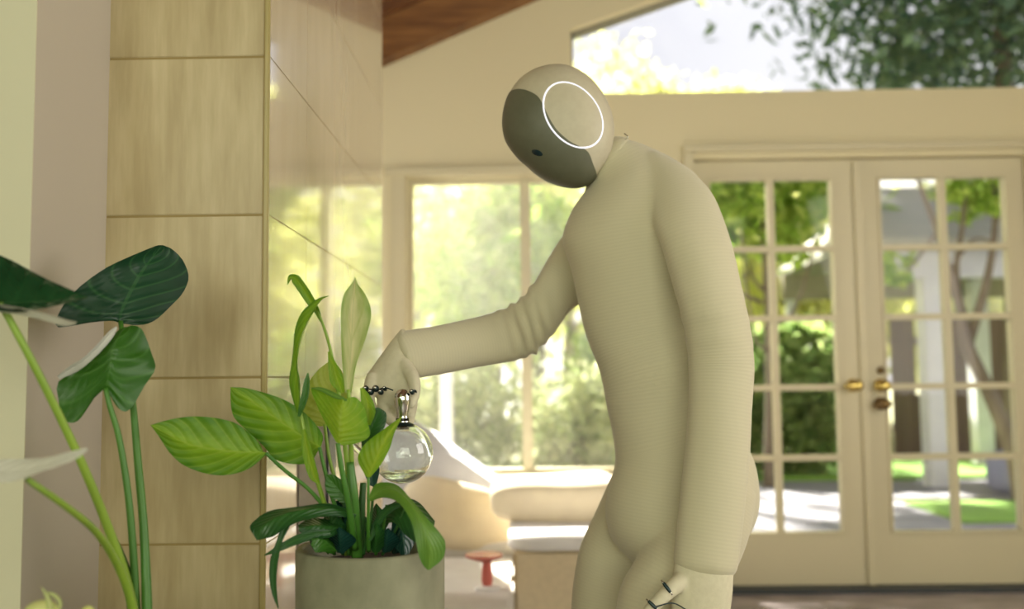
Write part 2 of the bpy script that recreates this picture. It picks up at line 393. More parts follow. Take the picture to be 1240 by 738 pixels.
# ------------------------------------------------------------------ robot
M_knit = bpy.data.materials.new('knit_fabric'); M_knit.use_nodes = True
t = M_knit.node_tree; b = t.nodes['Principled BSDF']
KC = (0.55, 0.512, 0.36, 1)
b.inputs['Roughness'].default_value = .85; b.inputs['Specular IOR Level'].default_value = .2
b.inputs['Sheen Weight'].default_value = .25; b.inputs['Sheen Roughness'].default_value = .5
an = t.nodes.new('ShaderNodeAttribute'); an.attribute_name = 'rib'
m1 = t.nodes.new('ShaderNodeMath'); m1.operation = 'MULTIPLY'; m1.inputs[1].default_value = 2*math.pi/.0068
m2 = t.nodes.new('ShaderNodeMath'); m2.operation = 'SINE'
t.links.new(an.outputs['Fac'], m1.inputs[0]); t.links.new(m1.outputs[0], m2.inputs[0])
co = t.nodes.new('ShaderNodeTexCoord'); nz = t.nodes.new('ShaderNodeTexNoise'); nz.inputs['Scale'].default_value = 300
t.links.new(co.outputs['Object'], nz.inputs[0])
ad = t.nodes.new('ShaderNodeMath'); ad.operation = 'MULTIPLY_ADD'; ad.inputs[1].default_value = .5
t.links.new(nz.outputs[0], ad.inputs[0]); t.links.new(m2.outputs[0], ad.inputs[2])
bw = t.nodes.new('ShaderNodeAttribute'); bw.attribute_name = 'ribw'
bp = t.nodes.new('ShaderNodeBump'); t.links.new(bw.outputs['Fac'], bp.inputs['Strength']); bp.inputs['Distance'].default_value = .001
t.links.new(ad.outputs[0], bp.inputs['Height']); t.links.new(bp.outputs[0], b.inputs['Normal'])
rp = t.nodes.new('ShaderNodeValToRGB'); rp.color_ramp.elements[0].color = tuple(c*.993 for c in KC[:3])+(1,); rp.color_ramp.elements[1].color = tuple(c*1.04 for c in KC[:3])+(1,)
mr = t.nodes.new('ShaderNodeMapRange'); mr.inputs[1].default_value = -1; mr.inputs[2].default_value = 1.2
t.links.new(m2.outputs[0], mr.inputs[0]); t.links.new(mr.outputs[0], rp.inputs[0]); t.links.new(rp.outputs[0], b.inputs['Base Color'])
M_glove = mat('glove_fabric', (0.64, 0.60, 0.44, 1), .8, noise=((90, 90, 90), (.59, .55, .40, 1), 3), bump=(420, .3, .0008), spec=.2)
M_shell = mat('head_shell', (0.50, 0.455, 0.335, 1), .5, noise=((70, 70, 70), (.53, .485, .36, 1), 2), bump=(500, .12, .0005), spec=.35)
M_visor = mat('visor_grey', (0.105, 0.108, 0.068, 1), .5, noise=((50, 50, 50), (.115, .118, .076, 1), 2), spec=.5)
M_lens = mat('lens_black', (0.004, 0.012, 0.016, 1), .08, noise=((50, 50, 50), (.01, .03, .04, 1), 2))
M_ring = bpy.data.materials.new('light_ring'); M_ring.use_nodes = True
t = M_ring.node_tree; b = t.nodes['Principled BSDF']; b.inputs['Base Color'].default_value = (.8, .8, .9, 1)
b.inputs['Emission Color'].default_value = (0.86, 0.86, 1.0, 1); b.inputs['Emission Strength'].default_value = 1.0
nn = t.nodes.new('ShaderNodeTexNoise'); nn.inputs['Scale'].default_value = 40; mm = t.nodes.new('ShaderNodeMath'); mm.operation = 'MULTIPLY_ADD'; mm.inputs[1].default_value = .06; mm.inputs[2].default_value = .42
t.links.new(nn.outputs[0], mm.inputs[0]); t.links.new(mm.outputs[0], b.inputs['Emission Strength'])

def loft(stations, N=40, n=32, wrinkle=None, expo=2.0):
    """stations: ((lx,ly),(rx,ry),D,dep) -> dense rings; returns verts, faces, centres, radii, arclen"""
    L = [at(s[0][0], s[0][1], s[2]) for s in stations]; R = [at(s[1][0], s[1][1], s[2]) for s in stations]
    Ld, Rd = catmull(L, N), catmull(R, N); dd = [float(x[0]) for x in catmull([(s[3],) for s in stations], N)]
    V, Fc, C, RR, A = [], [], [], [], []
    acc = 0; prev = None
    for i in range(N):
        l, r = Vector(Ld[i]), Vector(Rd[i]); c = (l+r)/2; a = (r-l)/2
        k = wrinkle(i/(N-1)) if wrinkle else 1.0
        bdir = (c-CAM).normalized()
        if prev is not None: acc += (c-prev).length
        prev = c
        C.append(c); RR.append((a.length+dd[i])/2); A.append(acc)
        for j in range(n):
            th = 2*math.pi*j/n; cc, ss = math.cos(th), math.sin(th)
            e = 2/expo
            cx_ = math.copysign(abs(cc)**e, cc); sx_ = math.copysign(abs(ss)**e, ss)
            kk = k if not callable(k) else k(th)
            V.append(c + (a*cx_ + bdir*dd[i]*sx_)*kk)
    for i in range(N-1):
        for j in range(n): Fc.append((i*n+j, i*n+(j+1) % n, (i+1)*n+(j+1) % n, (i+1)*n+j))
    for base, end, sgn in ((0, 1, -1), ((N-1)*n, N-2, 1)):      # domed caps
        i = 0 if base == 0 else N-1
        dirv = (C[i]-C[end if base else 1]).normalized() if base else (C[0]-C[1]).normalized()
        ap = C[i] + dirv*RR[i]*.45
        prevring = [base+j for j in range(n)]
        mid = []
        for j in range(n):
            V.append(C[i] + (V[base+j]-C[i])*.72 + dirv*RR[i]*.3); mid.append(len(V)-1)
        V.append(ap); ai = len(V)-1
        for j in range(n):
            q = (prevring[j], mid[j], mid[(j+1) % n], prevring[(j+1) % n]); Fc.append(q if base else q[::-1])
            q = (mid[j], ai, mid[(j+1) % n]); Fc.append(q if base else q[::-1])
    return V, Fc, C, RR, A
def remeshed(name, lofts, voxel, m, parent, smooth_it=4, smooth_f=.5, rib=True):
    off = worldloc(parent); V, Fc = [], []
    for lf in lofts:
        n0 = len(V); V += [v-off for v in lf[0]]; Fc += [tuple(i+n0 for i in f) for f in lf[1]]
    bm = bmesh.new(); vs = [bm.verts.new(v) for v in V]
    for f in Fc:
        try: bm.faces.new([vs[i] for i in f])
        except ValueError: pass
    bmesh.ops.recalc_face_normals(bm, faces=bm.faces)
    me = bpy.data.meshes.new('tmp'); bm.to_mesh(me); bm.free()
    o = bpy.data.objects.new('tmp', me); COL.objects.link(o)
    r = o.modifiers.new('r', 'REMESH'); r.mode = 'VOXEL'; r.voxel_size = voxel
    s = o.modifiers.new('s', 'SMOOTH'); s.factor = smooth_f; s.iterations = smooth_it
    dg = bpy.context.evaluated_depsgraph_get(); dg.update()
    me2 = bpy.data.meshes.new_from_object(o.evaluated_get(dg))
    bpy.data.objects.remove(o); bpy.data.meshes.remove(me)
    me2.name = name
    if rib:
        co_ = np.empty(len(me2.vertices)*3); me2.vertices.foreach_get('co', co_); co_ = co_.reshape(-1, 3)+np.array(off)
        best = np.full(len(co_), 1e9); val = np.zeros(len(co_))
        wl_ = np.zeros(len(co_), int)
        for li, lf in enumerate(lofts):
            C = np.array([tuple(c) for c in lf[2]]); A = np.array(lf[4]); RR = np.array(lf[3])
            T = np.gradient(C, axis=0); T /= np.linalg.norm(T, axis=1)[:, None]
            for i in range(len(C)):
                d = co_-C[i]; al = d@T[i]; dist = np.linalg.norm(d, axis=1)/RR[i]
                w = dist < best; best[w] = dist[w]; wl_[w] = li; val[w] = (A[i]+al)[w]
        z = co_[:, 2]; which = wl_
        wgt = np.where(which <= 2, .02+.26*np.exp(-((z-1.03)/.10)**2), .015) + np.where(which == 3, .22*np.exp(-((z-1.03)/.035)**2), 0)
        a2 = me2.attributes.new('ribw', 'FLOAT', 'POINT'); a2.data.foreach_set('value', wgt.astype(np.float32))
        at_ = me2.attributes.new('rib', 'FLOAT', 'POINT'); at_.data.foreach_set('value', val.astype(np.float32))
    return link(name, me2, m, parent, True)

robot = thing('humanoid_robot', 'humanoid robot in cream ribbed knit suit bending over potted plant', 'robot', (at(800, 457, 2.0).x, 2.0, 0))
torso = loft([((712,208),(752,168),1.99,.045), ((708,232),(772,172),1.99,.062), ((697,247),(812,190),1.99,.10), ((686,270),(848,217),1.99,.13),
    ((681,293),(858,262),1.99,.14), ((691,325),(862,315),1.99,.14), ((698,357),(868,360),1.99,.135), ((709,405),(876,410),1.99,.13),
    ((726,450),(884,455),1.98,.125), ((734,490),(890,495),1.98,.12), ((742,528),(900,530),1.98,.125), ((745,560),(914,560),1.98,.135),
    ((737,590),(920,595),1.98,.145), ((733,620),(918,625),1.98,.15), ((742,655),(906,652),1.98,.14), ((770,685),(885,685),1.98,.10)], 70, 40)
legR = loft([((741,575),(840,575),2.06,.10), ((722,618),(822,625),2.08,.10), ((703,660),(805,668),2.09,.095), ((694,705),(790,712),2.09,.09), ((691,750),(780,755),2.08,.083),
    ((693,805),(772,808),2.06,.072), ((704,860),(772,860),2.08,.063), ((716,920),(774,920),2.11,.054), ((726,965),(766,965),2.13,.042), ((724,985),(772,985),2.13,.04)], 44, 28)
legL = loft([((815,585),(916,600),1.93,.10), ((792,635),(908,648),1.91,.105), ((771,675),(895,684),1.89,.10), ((752,708),(880,715),1.88,.096), ((745,745),(868,752),1.87,.09),
    ((744,805),(850,808),1.86,.077), ((756,865),(842,868),1.88,.066), ((772,935),(846,935),1.91,.056), ((786,1000),(834,1000),1.93,.043), ((784,1030),(838,1030),1.93,.04)], 44, 28)
def wr_left(t):
    a = max(0, 1-abs(t-.52)/.16)
    return lambda th: 1+.03*a*math.sin(t*95+th*1.5)
armL = loft([((768,208),(795,182),1.955,.03), ((779,228),(832,203),1.92,.05), ((786,248),(862,233),1.885,.06), ((792,274),(880,275),1.85,.064), ((801,300),(889,305),1.83,.064), ((811,335),(898,345),1.82,.062),
    ((821,370),(906,380),1.81,.06), ((829,405),(912,415),1.81,.058), ((833,440),(914,450),1.81,.056), ((833,490),(911,497),1.80,.054), ((829,545),(909,548),1.79,.052),
    ((823,600),(904,603),1.78,.05), ((818,650),(898,657),1.77,.047), ((815,682),(893,694),1.765,.046)], 70, 32, wr_left)
def wr_right(t):
    a = max(0, 1-abs(t-.53)/.17)
    b_ = max(0, 1-abs(t-.9)/.12)
    return lambda th: 1+a*(.16*math.sin(t*100-math.cos(th)*1.6)) + a*.05*math.sin(t*61+th*2)
armR = loft([((712,258),(775,330),2.06,.055), ((694,272),(735,350),2.09,.06), ((678,290),(708,366),2.10,.06), ((662,316),(690,378),2.08,.058), ((648,340),(673,402),2.05,.057), ((631,361),(655,421),2.02,.056),
    ((611,373),(636,434),1.98,.055), ((588,381),(610,440),1.94,.053), ((558,388),(575,446),1.89,.05), ((524,395),(540,453),1.84,.047), ((483,401),(505,459),1.795,.044)], 84, 32, wr_right)
remeshed('knit_suit', [torso, legR, legL, armL, armR], .0055, M_knit, robot, 11, .5)
footR = loft([((772,962),(772,1003),2.14,.04), ((745,965),(745,1004),2.11,.045), ((715,978),(715,1006),2.07,.045), ((690,990),(690,1008),2.04,.036)], 24, 20)
footL = loft([((838,1003),(838,1050),1.94,.04), ((805,1006),(805,1051),1.91,.046), ((770,1022),(770,1054),1.87,.046), ((742,1036),(742,1056),1.84,.036)], 24, 20)
for fl in (footR, footL):
    zmin = min(v.z for v in fl[0])
    for v in fl[0]: v.z = max(v.z-zmin, 0.0) if v.z-zmin > 0 else 0.0
    remeshed('foot', [fl], .006, M_glove, robot, 3, .5, False)
# head
HC = (682, 148); HD = 1.955; HDEP = .098
outl = [(665,77),(645,83),(628,95),(616,112),(609,133),(607.5,150),(611,170),(622,187),(638,202),(650,213),(665,222),(680,227),(695,229),(710,227),(719,221),(728,207),(738,190),(744,168),(745,155),(742,138),(735,120),(725,104),(710,89),(695,80),(680,76.5)]
inner = [(616.5,112),(622,109.3),(630,108.5),(641,111),(653,118.5),(661,133),(667,145),(674,156),(682,164),(691,171),(707,179.5),(713,186),(717,196.6),(722,210),(721.5,219),(714,226)]
def polar(pts): 
    r = [(math.atan2(-(y-HC[1]), x-HC[0]) % (2*math.pi), math.hypot(x-HC[0], y-HC[1])) for x, y in pts]
    r.sort(); return np.array(r)
PO = polar(outl); 
# densify + smooth outline
thg = np.linspace(0, 2*math.pi, 241)[:-1]
Rg = np.interp(thg, PO[:, 0], PO[:, 1], period=2*math.pi)
for _ in range(6): Rg = .25*np.roll(Rg, 1)+.5*Rg+.25*np.roll(Rg, -1)
Rfun = lambda th: float(np.interp(th, thg, Rg, period=2*math.pi))
sc_h = HD/F
hcw = at(HC[0], HC[1], HD)
ex = CM @ Vector((1, 0, 0)); ey = CM @ Vector((0, 1, 0)); ez = (hcw-CAM).normalized()
def hsurf(th, rho, side, off=0.0):
    """point of the head: th angle in the head's side plane, rho 0..1 of its outline, side -1 near / +1 far"""
    R = Rfun(th)*sc_h
    dz = HDEP*max(0.0, 1-rho**2.35)**(1/2.2)
    k = 1+off/max(R, .01)
    return hcw + (ex*math.cos(th)+ey*math.sin(th))*(R*rho*k) + ez*side*(dz+off*(1-rho*rho))
V, Fc = [], []
nt_, nr = 160, 26
rhos = [math.sin(math.pi/2*i/nr) for i in range(nr+1)]
seq = [(r, -1) for r in rhos[1:]] + [(r, 1) for r in rhos[-2:0:-1]]
V.append(hsurf(0, 0, -1)); 
for r, sd in seq:
    for k in range(nt_): V.append(hsurf(2*math.pi*k/nt_, r, sd))
V.append(hsurf(0, 0, 1)); last = len(V)-1
for k in range(nt_): Fc.append((0, 1+k, 1+(k+1) % nt_)); 
for i in range(len(seq)-1):
    for k in range(nt_): Fc.append((1+i*nt_+k, 1+(i+1)*nt_+k, 1+(i+1)*nt_+(k+1) % nt_, 1+i*nt_+(k+1) % nt_))
bs = 1+(len(seq)-1)*nt_
for k in range(nt_): Fc.append((bs+k, last, bs+(k+1) % nt_))
head = mesh_obj('head', V, Fc, M_shell, robot, True)
# visor: wraps from the near inner curve round the face to the far side
IN = [(math.atan2(-(y-HC[1]), x-HC[0]) % (2*math.pi), math.hypot(x-HC[0], y-HC[1])) for x, y in inner]
INx = catmull([((x-HC[0]), -(y-HC[1])) for x, y in inner], 90)
t0_, t1_ = IN[0][0], IN[-1][0]
V, Fc = [], []; nv = 44
def pp(x, y, side):
    th = math.atan2(y, x) % (2*math.pi); return hsurf(th, min(math.hypot(x, y)/Rfun(th), 1.0), side, .0013)
INc = INx
for i, p in enumerate(INx):
    tho = t0_ + (t1_-t0_)*i/(len(INx)-1); ro = Rfun(tho)*1.0; ox, oy = ro*math.cos(tho), ro*math.sin(tho)
    for j in range(nv+1):
        u = j/nv*2; tt = math.sin(math.pi/2*(u if u <= 1 else 2-u))
        V.append(pp(p[0]+(ox-p[0])*tt, p[1]+(oy-p[1])*tt, -1 if u <= 1 else 1))
for i in range(len(INc)-1):
    for j in range(nv): Fc.append((i*(nv+1)+j, (i+1)*(nv+1)+j, (i+1)*(nv+1)+j+1, i*(nv+1)+j+1))
visor = mesh_obj('face_visor', V, Fc, M_visor, robot, True); visor['label'] = 'smooth dark grey face visor'
# ring of light on the side of the head, small lens on the visor
def on_head(px, py, off):
    th = math.atan2(-(py-HC[1]), px-HC[0]) % (2*math.pi); r = math.hypot(px-HC[0], py-HC[1])/Rfun(th)
    return hsurf(th, min(r, .999), -1, off)
V, Fc = [], []; nr2, nc = 120, 8
for i in range(nr2):
    a = 2*math.pi*i/nr2
    px, py = 693.9+35.2*math.cos(a), 139.4+12.6*math.cos(a)+36.6*math.sin(a)
    c = on_head(px, py, 0.0005); c2 = on_head(693.9+(px-693.9)*1.05, 139.4+(py-139.4)*1.05, .0005); o_ = (c2-c).normalized(); nrm = -ez
    for k in range(nc):
        b_ = 2*math.pi*k/nc; V.append(c + o_*math.cos(b_)*.0019 + nrm*math.sin(b_)*.0019)
for i in range(nr2):
    for k in range(nc): Fc.append((i*nc+k, i*nc+(k+1) % nc, ((i+1) % nr2)*nc+(k+1) % nc, ((i+1) % nr2)*nc+k))
rg = mesh_obj('light_ring', V, Fc, M_ring, robot, True); rg['label'] = 'glowing white ring light'
V = []; c0 = (651.5, 184)
for k in range(24):
    a = 2*math.pi*k/24; dx, dy = 7*math.cos(a), 3.6*math.sin(a)
    ca, sa = math.cos(.35), math.sin(.35)
    V.append(on_head(c0[0]+dx*ca-dy*sa, c0[1]+dx*sa+dy*ca, .0012))
V2 = [on_head(c0[0]+(0)*1, c0[1], .0045)]
lens = mesh_obj('eye_lens', V+V2, [(k, (k+1) % 24, 24) for k in range(24)], M_lens, robot, True)
# collar band
cl = loft([((713,221),(755,165),1.99,.046), ((711,227),(762,168),1.99,.055)], 6, 40)
remeshed('collar', [cl], .004, M_knit, robot, 3, .5)
tube('collar_clip', [at(756,162,1.955), at(760,166,1.95), at(757,169,1.955)], [.0016,.0016,.0016], M_chrome, robot)
# ---- hands
def fing(pts, radii, N=26):   # pts (px,py,D), radii metres
    P = [at(*p) for p in pts]
    C = [Vector(c) for c in catmull(P, N)]; R_ = [float(r[0]) for r in catmull([(r,) for r in radii], N)]
    V, Fc = tube_data(P, radii, 14, N)
    # round tip
    tip = C[-1]; d = (C[-1]-C[-2]).normalized(); n = 14
    base = (N-1)*n; Fc = Fc[:-1]
    m0 = len(V)
    for k in range(n): V.append(tip + (V[base+k]-tip)*.7 + d*R_[-1]*.6)
    V.append(tip+d*R_[-1]*.95); ap = len(V)-1
    for k in range(n):
        Fc.append((base+k, base+(k+1) % n, m0+(k+1) % n, m0+k)); Fc.append((m0+k, m0+(k+1) % n, ap))
    acc = np.cumsum([0]+[(C[i+1]-C[i]).length for i in range(N-1)])
    return V, Fc, C, R_, list(acc)
# hanging left hand
palmL = loft([((818,676),(889,688),1.765,.036), ((815,693),(888,704),1.76,.034), ((813,712),(887,722),1.755,.031), ((812,738),(884,745),1.75,.028), ((814,765),(880,770),1.745,.024)], 24, 24)
fl = [palmL,
  fing([(822,757,1.745),(817,790,1.735),(813,815,1.715),(816,834,1.70)], [.0115,.0105,.0095,.008]),
  fing([(838,762,1.75),(834,800,1.745),(830,828,1.725),(831,850,1.705)], [.0115,.0105,.0095,.008]),
  fing([(855,762,1.755),(852,798,1.752),(848,826,1.735),(847,846,1.715)], [.0112,.0102,.009,.008]),
  fing([(871,760,1.76),(870,788,1.758),(866,810,1.745),(864,826,1.73)], [.010,.009,.008,.007]),
  fing([(826,703,1.745),(815,712,1.725),(802,724,1.71),(789,737,1.70),(778,752,1.695)], [.017,.0145,.0125,.0115,.009])]
handL = remeshed('hand', fl, .0028, M_glove, robot, 3, .5, False)
def joint(hand, p, q, r):   # hinge: black cylinder with chrome pin between two points
    p, q = Vector(p), Vector(q)
    j = tube('finger_joint', [p, (p+q)/2, q], [r*.75, r, r*.75], M_black, hand, 10, 8)
    tube('pin', [p+(p-q)*.25, (p+q)/2, q+(q-p)*.25], [r*.45, r*.45, r*.45], M_chrome, j, 8, 6)
joint(handL, at(803,706,1.697), at(812,718,1.692), .0034); joint(handL, at(785,728,1.686), at(795,738,1.682), .0034)
tube('tendon_cable', [at(795,735,1.683), at(815,731,1.70), at(833,740,1.722)], [.0012,.0012,.0012], M_black, handL)
# right hand curled round the neck of the glass globe
palmR = loft([((486,398),(506,456),1.80,.036), ((473,414),(506,470),1.785,.035), ((457,436),(506,486),1.77,.030), ((444,455),(505,497),1.757,.024), ((443,466),(503,503),1.75,.018)], 26, 24)
fr2 = [palmR,
  fing([(451,455,1.752),(447,472,1.735),(449,490,1.725),(458,503,1.715)], [.0115,.0105,.0095,.0082]),
  fing([(466,464,1.752),(463,486,1.745),(467,503,1.738),(476,513,1.73)], [.0115,.0105,.0095,.0082]),
  fing([(481,472,1.756),(480,494,1.752),(483,508,1.745),(489,514,1.738)], [.011,.010,.009,.008]),
  fing([(496,480,1.758),(497,496,1.755),(497,507,1.748),(496,512,1.738)], [.0105,.0095,.0085,.0078]),
  fing([(488,440,1.765),(500,458,1.74),(502,476,1.725),(498,490,1.715)], [.016,.0125,.0105,.0085])]
handR = remeshed('hand', fr2, .0026, M_glove, robot, 3, .5, False)
for (px, py, D, r) in ((443,471,1.708,.0058),(449,475,1.704,.0064),(455,471,1.703,.0066),(461,475,1.702,.0056),(466,471,1.702,.004),(499,475,1.694,.0048),(503,474,1.697,.0022)):
    p = at(px, py, D); joint(handR, p+Vector((-.001, -.004, .002)), p+Vector((.001, .004, -.002)), r)
tube('tendon_cable', [at(441,468,1.706), at(452,473,1.70), at(466,470,1.697), at(476,473,1.69)], [.0012,.0012,.0012,.0012], M_black, handR)

# ------------------------------------------------------------------ glass watering globe held by the robot
gc = at(487.5, 549, 1.70); gr = 36.5/F*1.70
globe = thing('watering_globe', 'round clear glass watering globe with chrome neck, held over the plant', 'watering can', gc - Vector((0, 0, gr)))
M_gl = bpy.data.materials.new('clear_glass'); M_gl.use_nodes = True
b = M_gl.node_tree.nodes['Principled BSDF']; b.inputs['Base Color'].default_value = (.93, .97, .95, 1); b.inputs['Transmission Weight'].default_value = 1; b.inputs['Roughness'].default_value = 0; b.inputs['IOR'].default_value = 1.46
nn = M_gl.node_tree.nodes.new('ShaderNodeTexNoise'); nn.inputs['Scale'].default_value = 8; bb = M_gl.node_tree.nodes.new('ShaderNodeBump'); bb.inputs['Strength'].default_value = .05; bb.inputs['Distance'].default_value = .001
M_gl.node_tree.links.new(nn.outputs[0], bb.inputs['Height']); M_gl.node_tree.links.new(bb.outputs[0], b.inputs['Normal'])
GFLIP = False
prof = []
th_ = .0011; nk = .012; ang0 = math.asin(nk/gr)
for i in range(33):
    a = math.pi - i/32*(math.pi-ang0); prof.append((max(gr*math.sin(a), 1e-4), gr*math.cos(a)))
prof.append((nk, gr+.008)); prof.append((nk-th_, gr+.008))
for i in range(33):
    a = ang0 + i/32*(math.pi-ang0); prof.append((max((gr-th_)*math.sin(a), 1e-4), (gr-th_)*math.cos(a)))
lathe('glass_bulb', prof, gc, M_gl, globe, flip=GFLIP)
wl = -.62*gr; gi = gr-th_-.0006
pw = [(1e-4, -gi)]
for i in range(1, 13):
    z = -gi + (wl+gi)*i/12; pw.append((math.sqrt(max(gi*gi-z*z, 1e-8)), z))
pw.append((1e-4, wl))
M_wat = bpy.data.materials.new('water'); M_wat.use_nodes = True
b = M_wat.node_tree.nodes['Principled BSDF']; b.inputs['Base Color'].default_value = (.9, .96, .9, 1); b.inputs['Transmission Weight'].default_value = 1; b.inputs['Roughness'].default_value = 0; b.inputs['IOR'].default_value = 1.33
lathe('water', pw, gc, M_wat, globe)
zt = gr
lathe('chrome_neck', [(1e-4, zt-.012), (.0115, zt-.012), (.0125, zt), (.0115, zt+.006), (.0105, zt+.014), (.0135, zt+.026), (.0155, zt+.040), (.0145, zt+.050), (.009, zt+.058), (1e-4, zt+.060)], gc, M_chrome, globe, 28)
lathe('rim_band', [(.012, zt-.004), (.022, zt-.008), (.023, zt-.006), (.022, zt-.004), (.012, zt+.001)], gc, M_black, globe, 28)
tube('spout', [gc+Vector((-gr*.85, -.01, -.012)), gc+Vector((-gr-.018, -.016, .004)), gc+Vector((-gr-.040, -.02, .028))], [.008, .006, .0045], M_gl, globe)

# ------------------------------------------------------------------ plants
def leaf(parent, mid, left, right, D, m, dd=0.0, cup=0.12, corr=0.0, N=26, H=7, wave=0.0, name='leaf', label=None):
    """mid/left/right: lists of (px, py[, D]); cup: how far the halves bow; corr: corrugation between the veins"""
    def P(lst):
        return [at(p[0], p[1], p[2] if len(p) > 2 else D + dd*i/(len(lst)-1)) for i, p in enumerate(lst)]
    Mc, Lc, Rc = catmull(P(mid), N), catmull(P(left), N), catmull(P(right), N)
    V, Fc, UV = [], [], []
    for i in range(N):
        m_, l, r = Vector(Mc[i]), Vector(Lc[i]), Vector(Rc[i])
        T = Vector(Mc[min(i+1, N-1)])-Vector(Mc[max(i-1, 0)])
        nrm = (r-l).cross(T)
        nrm = nrm.normalized() if nrm.length > 1e-9 else Vector((0, -1, 0))
        if nrm.dot(CAM-m_) < 0: nrm = -nrm
        for j in range(-H, H+1):
            s = j/H; e = r if s > 0 else l; w = (e-m_).length
            p = m_ + (e-m_)*abs(s) + nrm*(cup*w*(1-(1-abs(s))**2)*.9 - cup*w*.45*0)
            p += nrm*corr*w*math.sin((i/N*9-abs(s)*2.2)*2*math.pi)*abs(s)*(1-abs(s))*2
            p += nrm*wave*w*math.sin(i/N*11+s*2)*abs(s)**2
            V.append(p); UV.append((.5+s*.5, i/(N-1)))
    K = 2*H+1
    for i in range(N-1):
        for j in range(K-1): Fc.append((i*K+j, i*K+j+1, (i+1)*K+j+1, (i+1)*K+j))
    o = mesh_obj(name, V, Fc, m, parent, True, UV)
    if label: o['label'] = label
    return o
def ribbon(parent, mid, widths, D, m, dd=0.0, cup=.3, tilt=0.0, **k):
    """leaf given by its midline and half widths in pixels"""
    L, R = [], []
    for i, p in enumerate(mid):
        a = mid[max(i-1, 0)]; b_ = mid[min(i+1, len(mid)-1)]
        tx, ty = b_[0]-a[0], b_[1]-a[1]; ln = math.hypot(tx, ty) or 1
        nx, ny = -ty/ln, tx/ln
        d0 = p[2] if len(p) > 2 else D + dd*i/(len(mid)-1)
        L.append((p[0]+nx*widths[i], p[1]+ny*widths[i], d0+tilt*widths[i]/F)); R.append((p[0]-nx*widths[i], p[1]-ny*widths[i], d0-tilt*widths[i]/F))
    mid = [(p[0], p[1], p[2] if len(p) > 2 else D + dd*i/(len(mid)-1)) for i, p in enumerate(mid)]
    return leaf(parent, mid, L, R, D, m, cup=cup, **k)
def stem(parent, pts, radii, m, name='stem', n=10):
    return tube(name, [at(*p) for p in pts], radii, m, parent, n, 24)

G_dark = leaf_mat('leaf_deep_green', (0.004, 0.030, 0.014, 1), (0.008, 0.050, 0.020, 1), 8, .34, .10, (0.04, 0.13, 0.04, 1), .45, spec=.35)
G_mid = leaf_mat('leaf_green', (0.028, 0.125, 0.008, 1), (0.045, 0.17, 0.014, 1), 6, .34, .30, (0.10, 0.26, 0.05, 1), .5)
G_glossy = leaf_mat('leaf_glossy', (0.005, 0.038, 0.014, 1), (0.010, 0.06, 0.02, 1), 5, .16, .08, (0.02, 0.09, 0.03, 1), .4, spec=.6)
G_sheen = leaf_mat('leaf_painted_sheen', (0.78, 0.80, 0.74, 1), (0.84, 0.86, 0.80, 1), 10, .25, .1, (0.7, 0.72, 0.66, 1), .5, spec=.8)  # near-white base colour stands in for glossy sheen on green leaves
G_lime = leaf_mat('leaf_lime', (0.055, 0.19, 0.01, 1), (0.23, 0.40, 0.018, 1), 8, .42, .30, (0.40, 0.52, 0.08, 1), .28, spec=.3)
G_lime2 = leaf_mat('leaf_bright_lime', (0.15, 0.35, 0.015, 1), (0.34, 0.50, 0.03, 1), 8, .42, .42, (0.48, 0.60, 0.10, 1), .25, spec=.3)
G_yel = leaf_mat('leaf_yellow', (0.40, 0.50, 0.06, 1), (0.48, 0.56, 0.09, 1), 9, .45, .5, (0.55, 0.62, 0.15, 1), .4)
G_spathe = leaf_mat('leaf_cream', (0.24, 0.42, 0.04, 1), (0.82, 0.80, 0.46, 1), 3, .42, .45, (0.40, 0.52, 0.10, 1), .35)
G_peace = leaf_mat('leaf_peace', (0.010, 0.060, 0.016, 1), (0.03, 0.115, 0.02, 1), 9, .34, .2, (0.05, 0.18, 0.04, 1), .35)
G_blue = leaf_mat('leaf_bluegreen', (0.006, 0.035, 0.03, 1), (0.012, 0.06, 0.045, 1), 9, .3, .12, (0.03, 0.10, 0.06, 1), .4)
G_droop = leaf_mat('leaf_droop', (0.08, 0.21, 0.022, 1), (0.16, 0.31, 0.04, 1), 12, .4, .3, (0.16, 0.36, 0.08, 1), .3)
S_lime = mat('stem_lime', (0.26, 0.40, 0.045, 1), .4, noise=((30, 30, 8), (.20, .33, .04, 1), 3))
S_green = mat('stem_green', (0.05, 0.17, 0.02, 1), .42, noise=((30, 30, 8), (.08, .22, .03, 1), 3))
S_dark = mat('stem_dark', (0.02, 0.08, 0.015, 1), .45, noise=((30, 30, 8), (.035, .11, .02, 1), 3))
M_soil = mat('soil', (0.025, 0.018, 0.012, 1), .95, noise=((60, 60, 60), (.05, .035, .022, 1), 5), bump=(120, .8, .004))
M_conc = mat('concrete', (0.19, 0.19, 0.12, 1), .75, noise=((14, 14, 9), (.30, .295, .20, 1), 8), bump=(160, .35, .0015))
def pot(parent, c, r, h, m, taper=1.0, n=56):
    z0 = c.z
    prof = [(1e-4, 0), (r*taper-.004, 0), (r*taper, .004), (r, h-.004), (r-.003, h), (r-.012, h), (r-.015, h-.004), (r-.016, h-.035)]
    lathe('pot', prof, (c.x, c.y, z0), m, parent, n)
    lathe('soil', [(1e-4, h-.022), (r*.5, h-.024), (r-.0155, h-.03)], (c.x, c.y, z0), M_soil, parent, n)

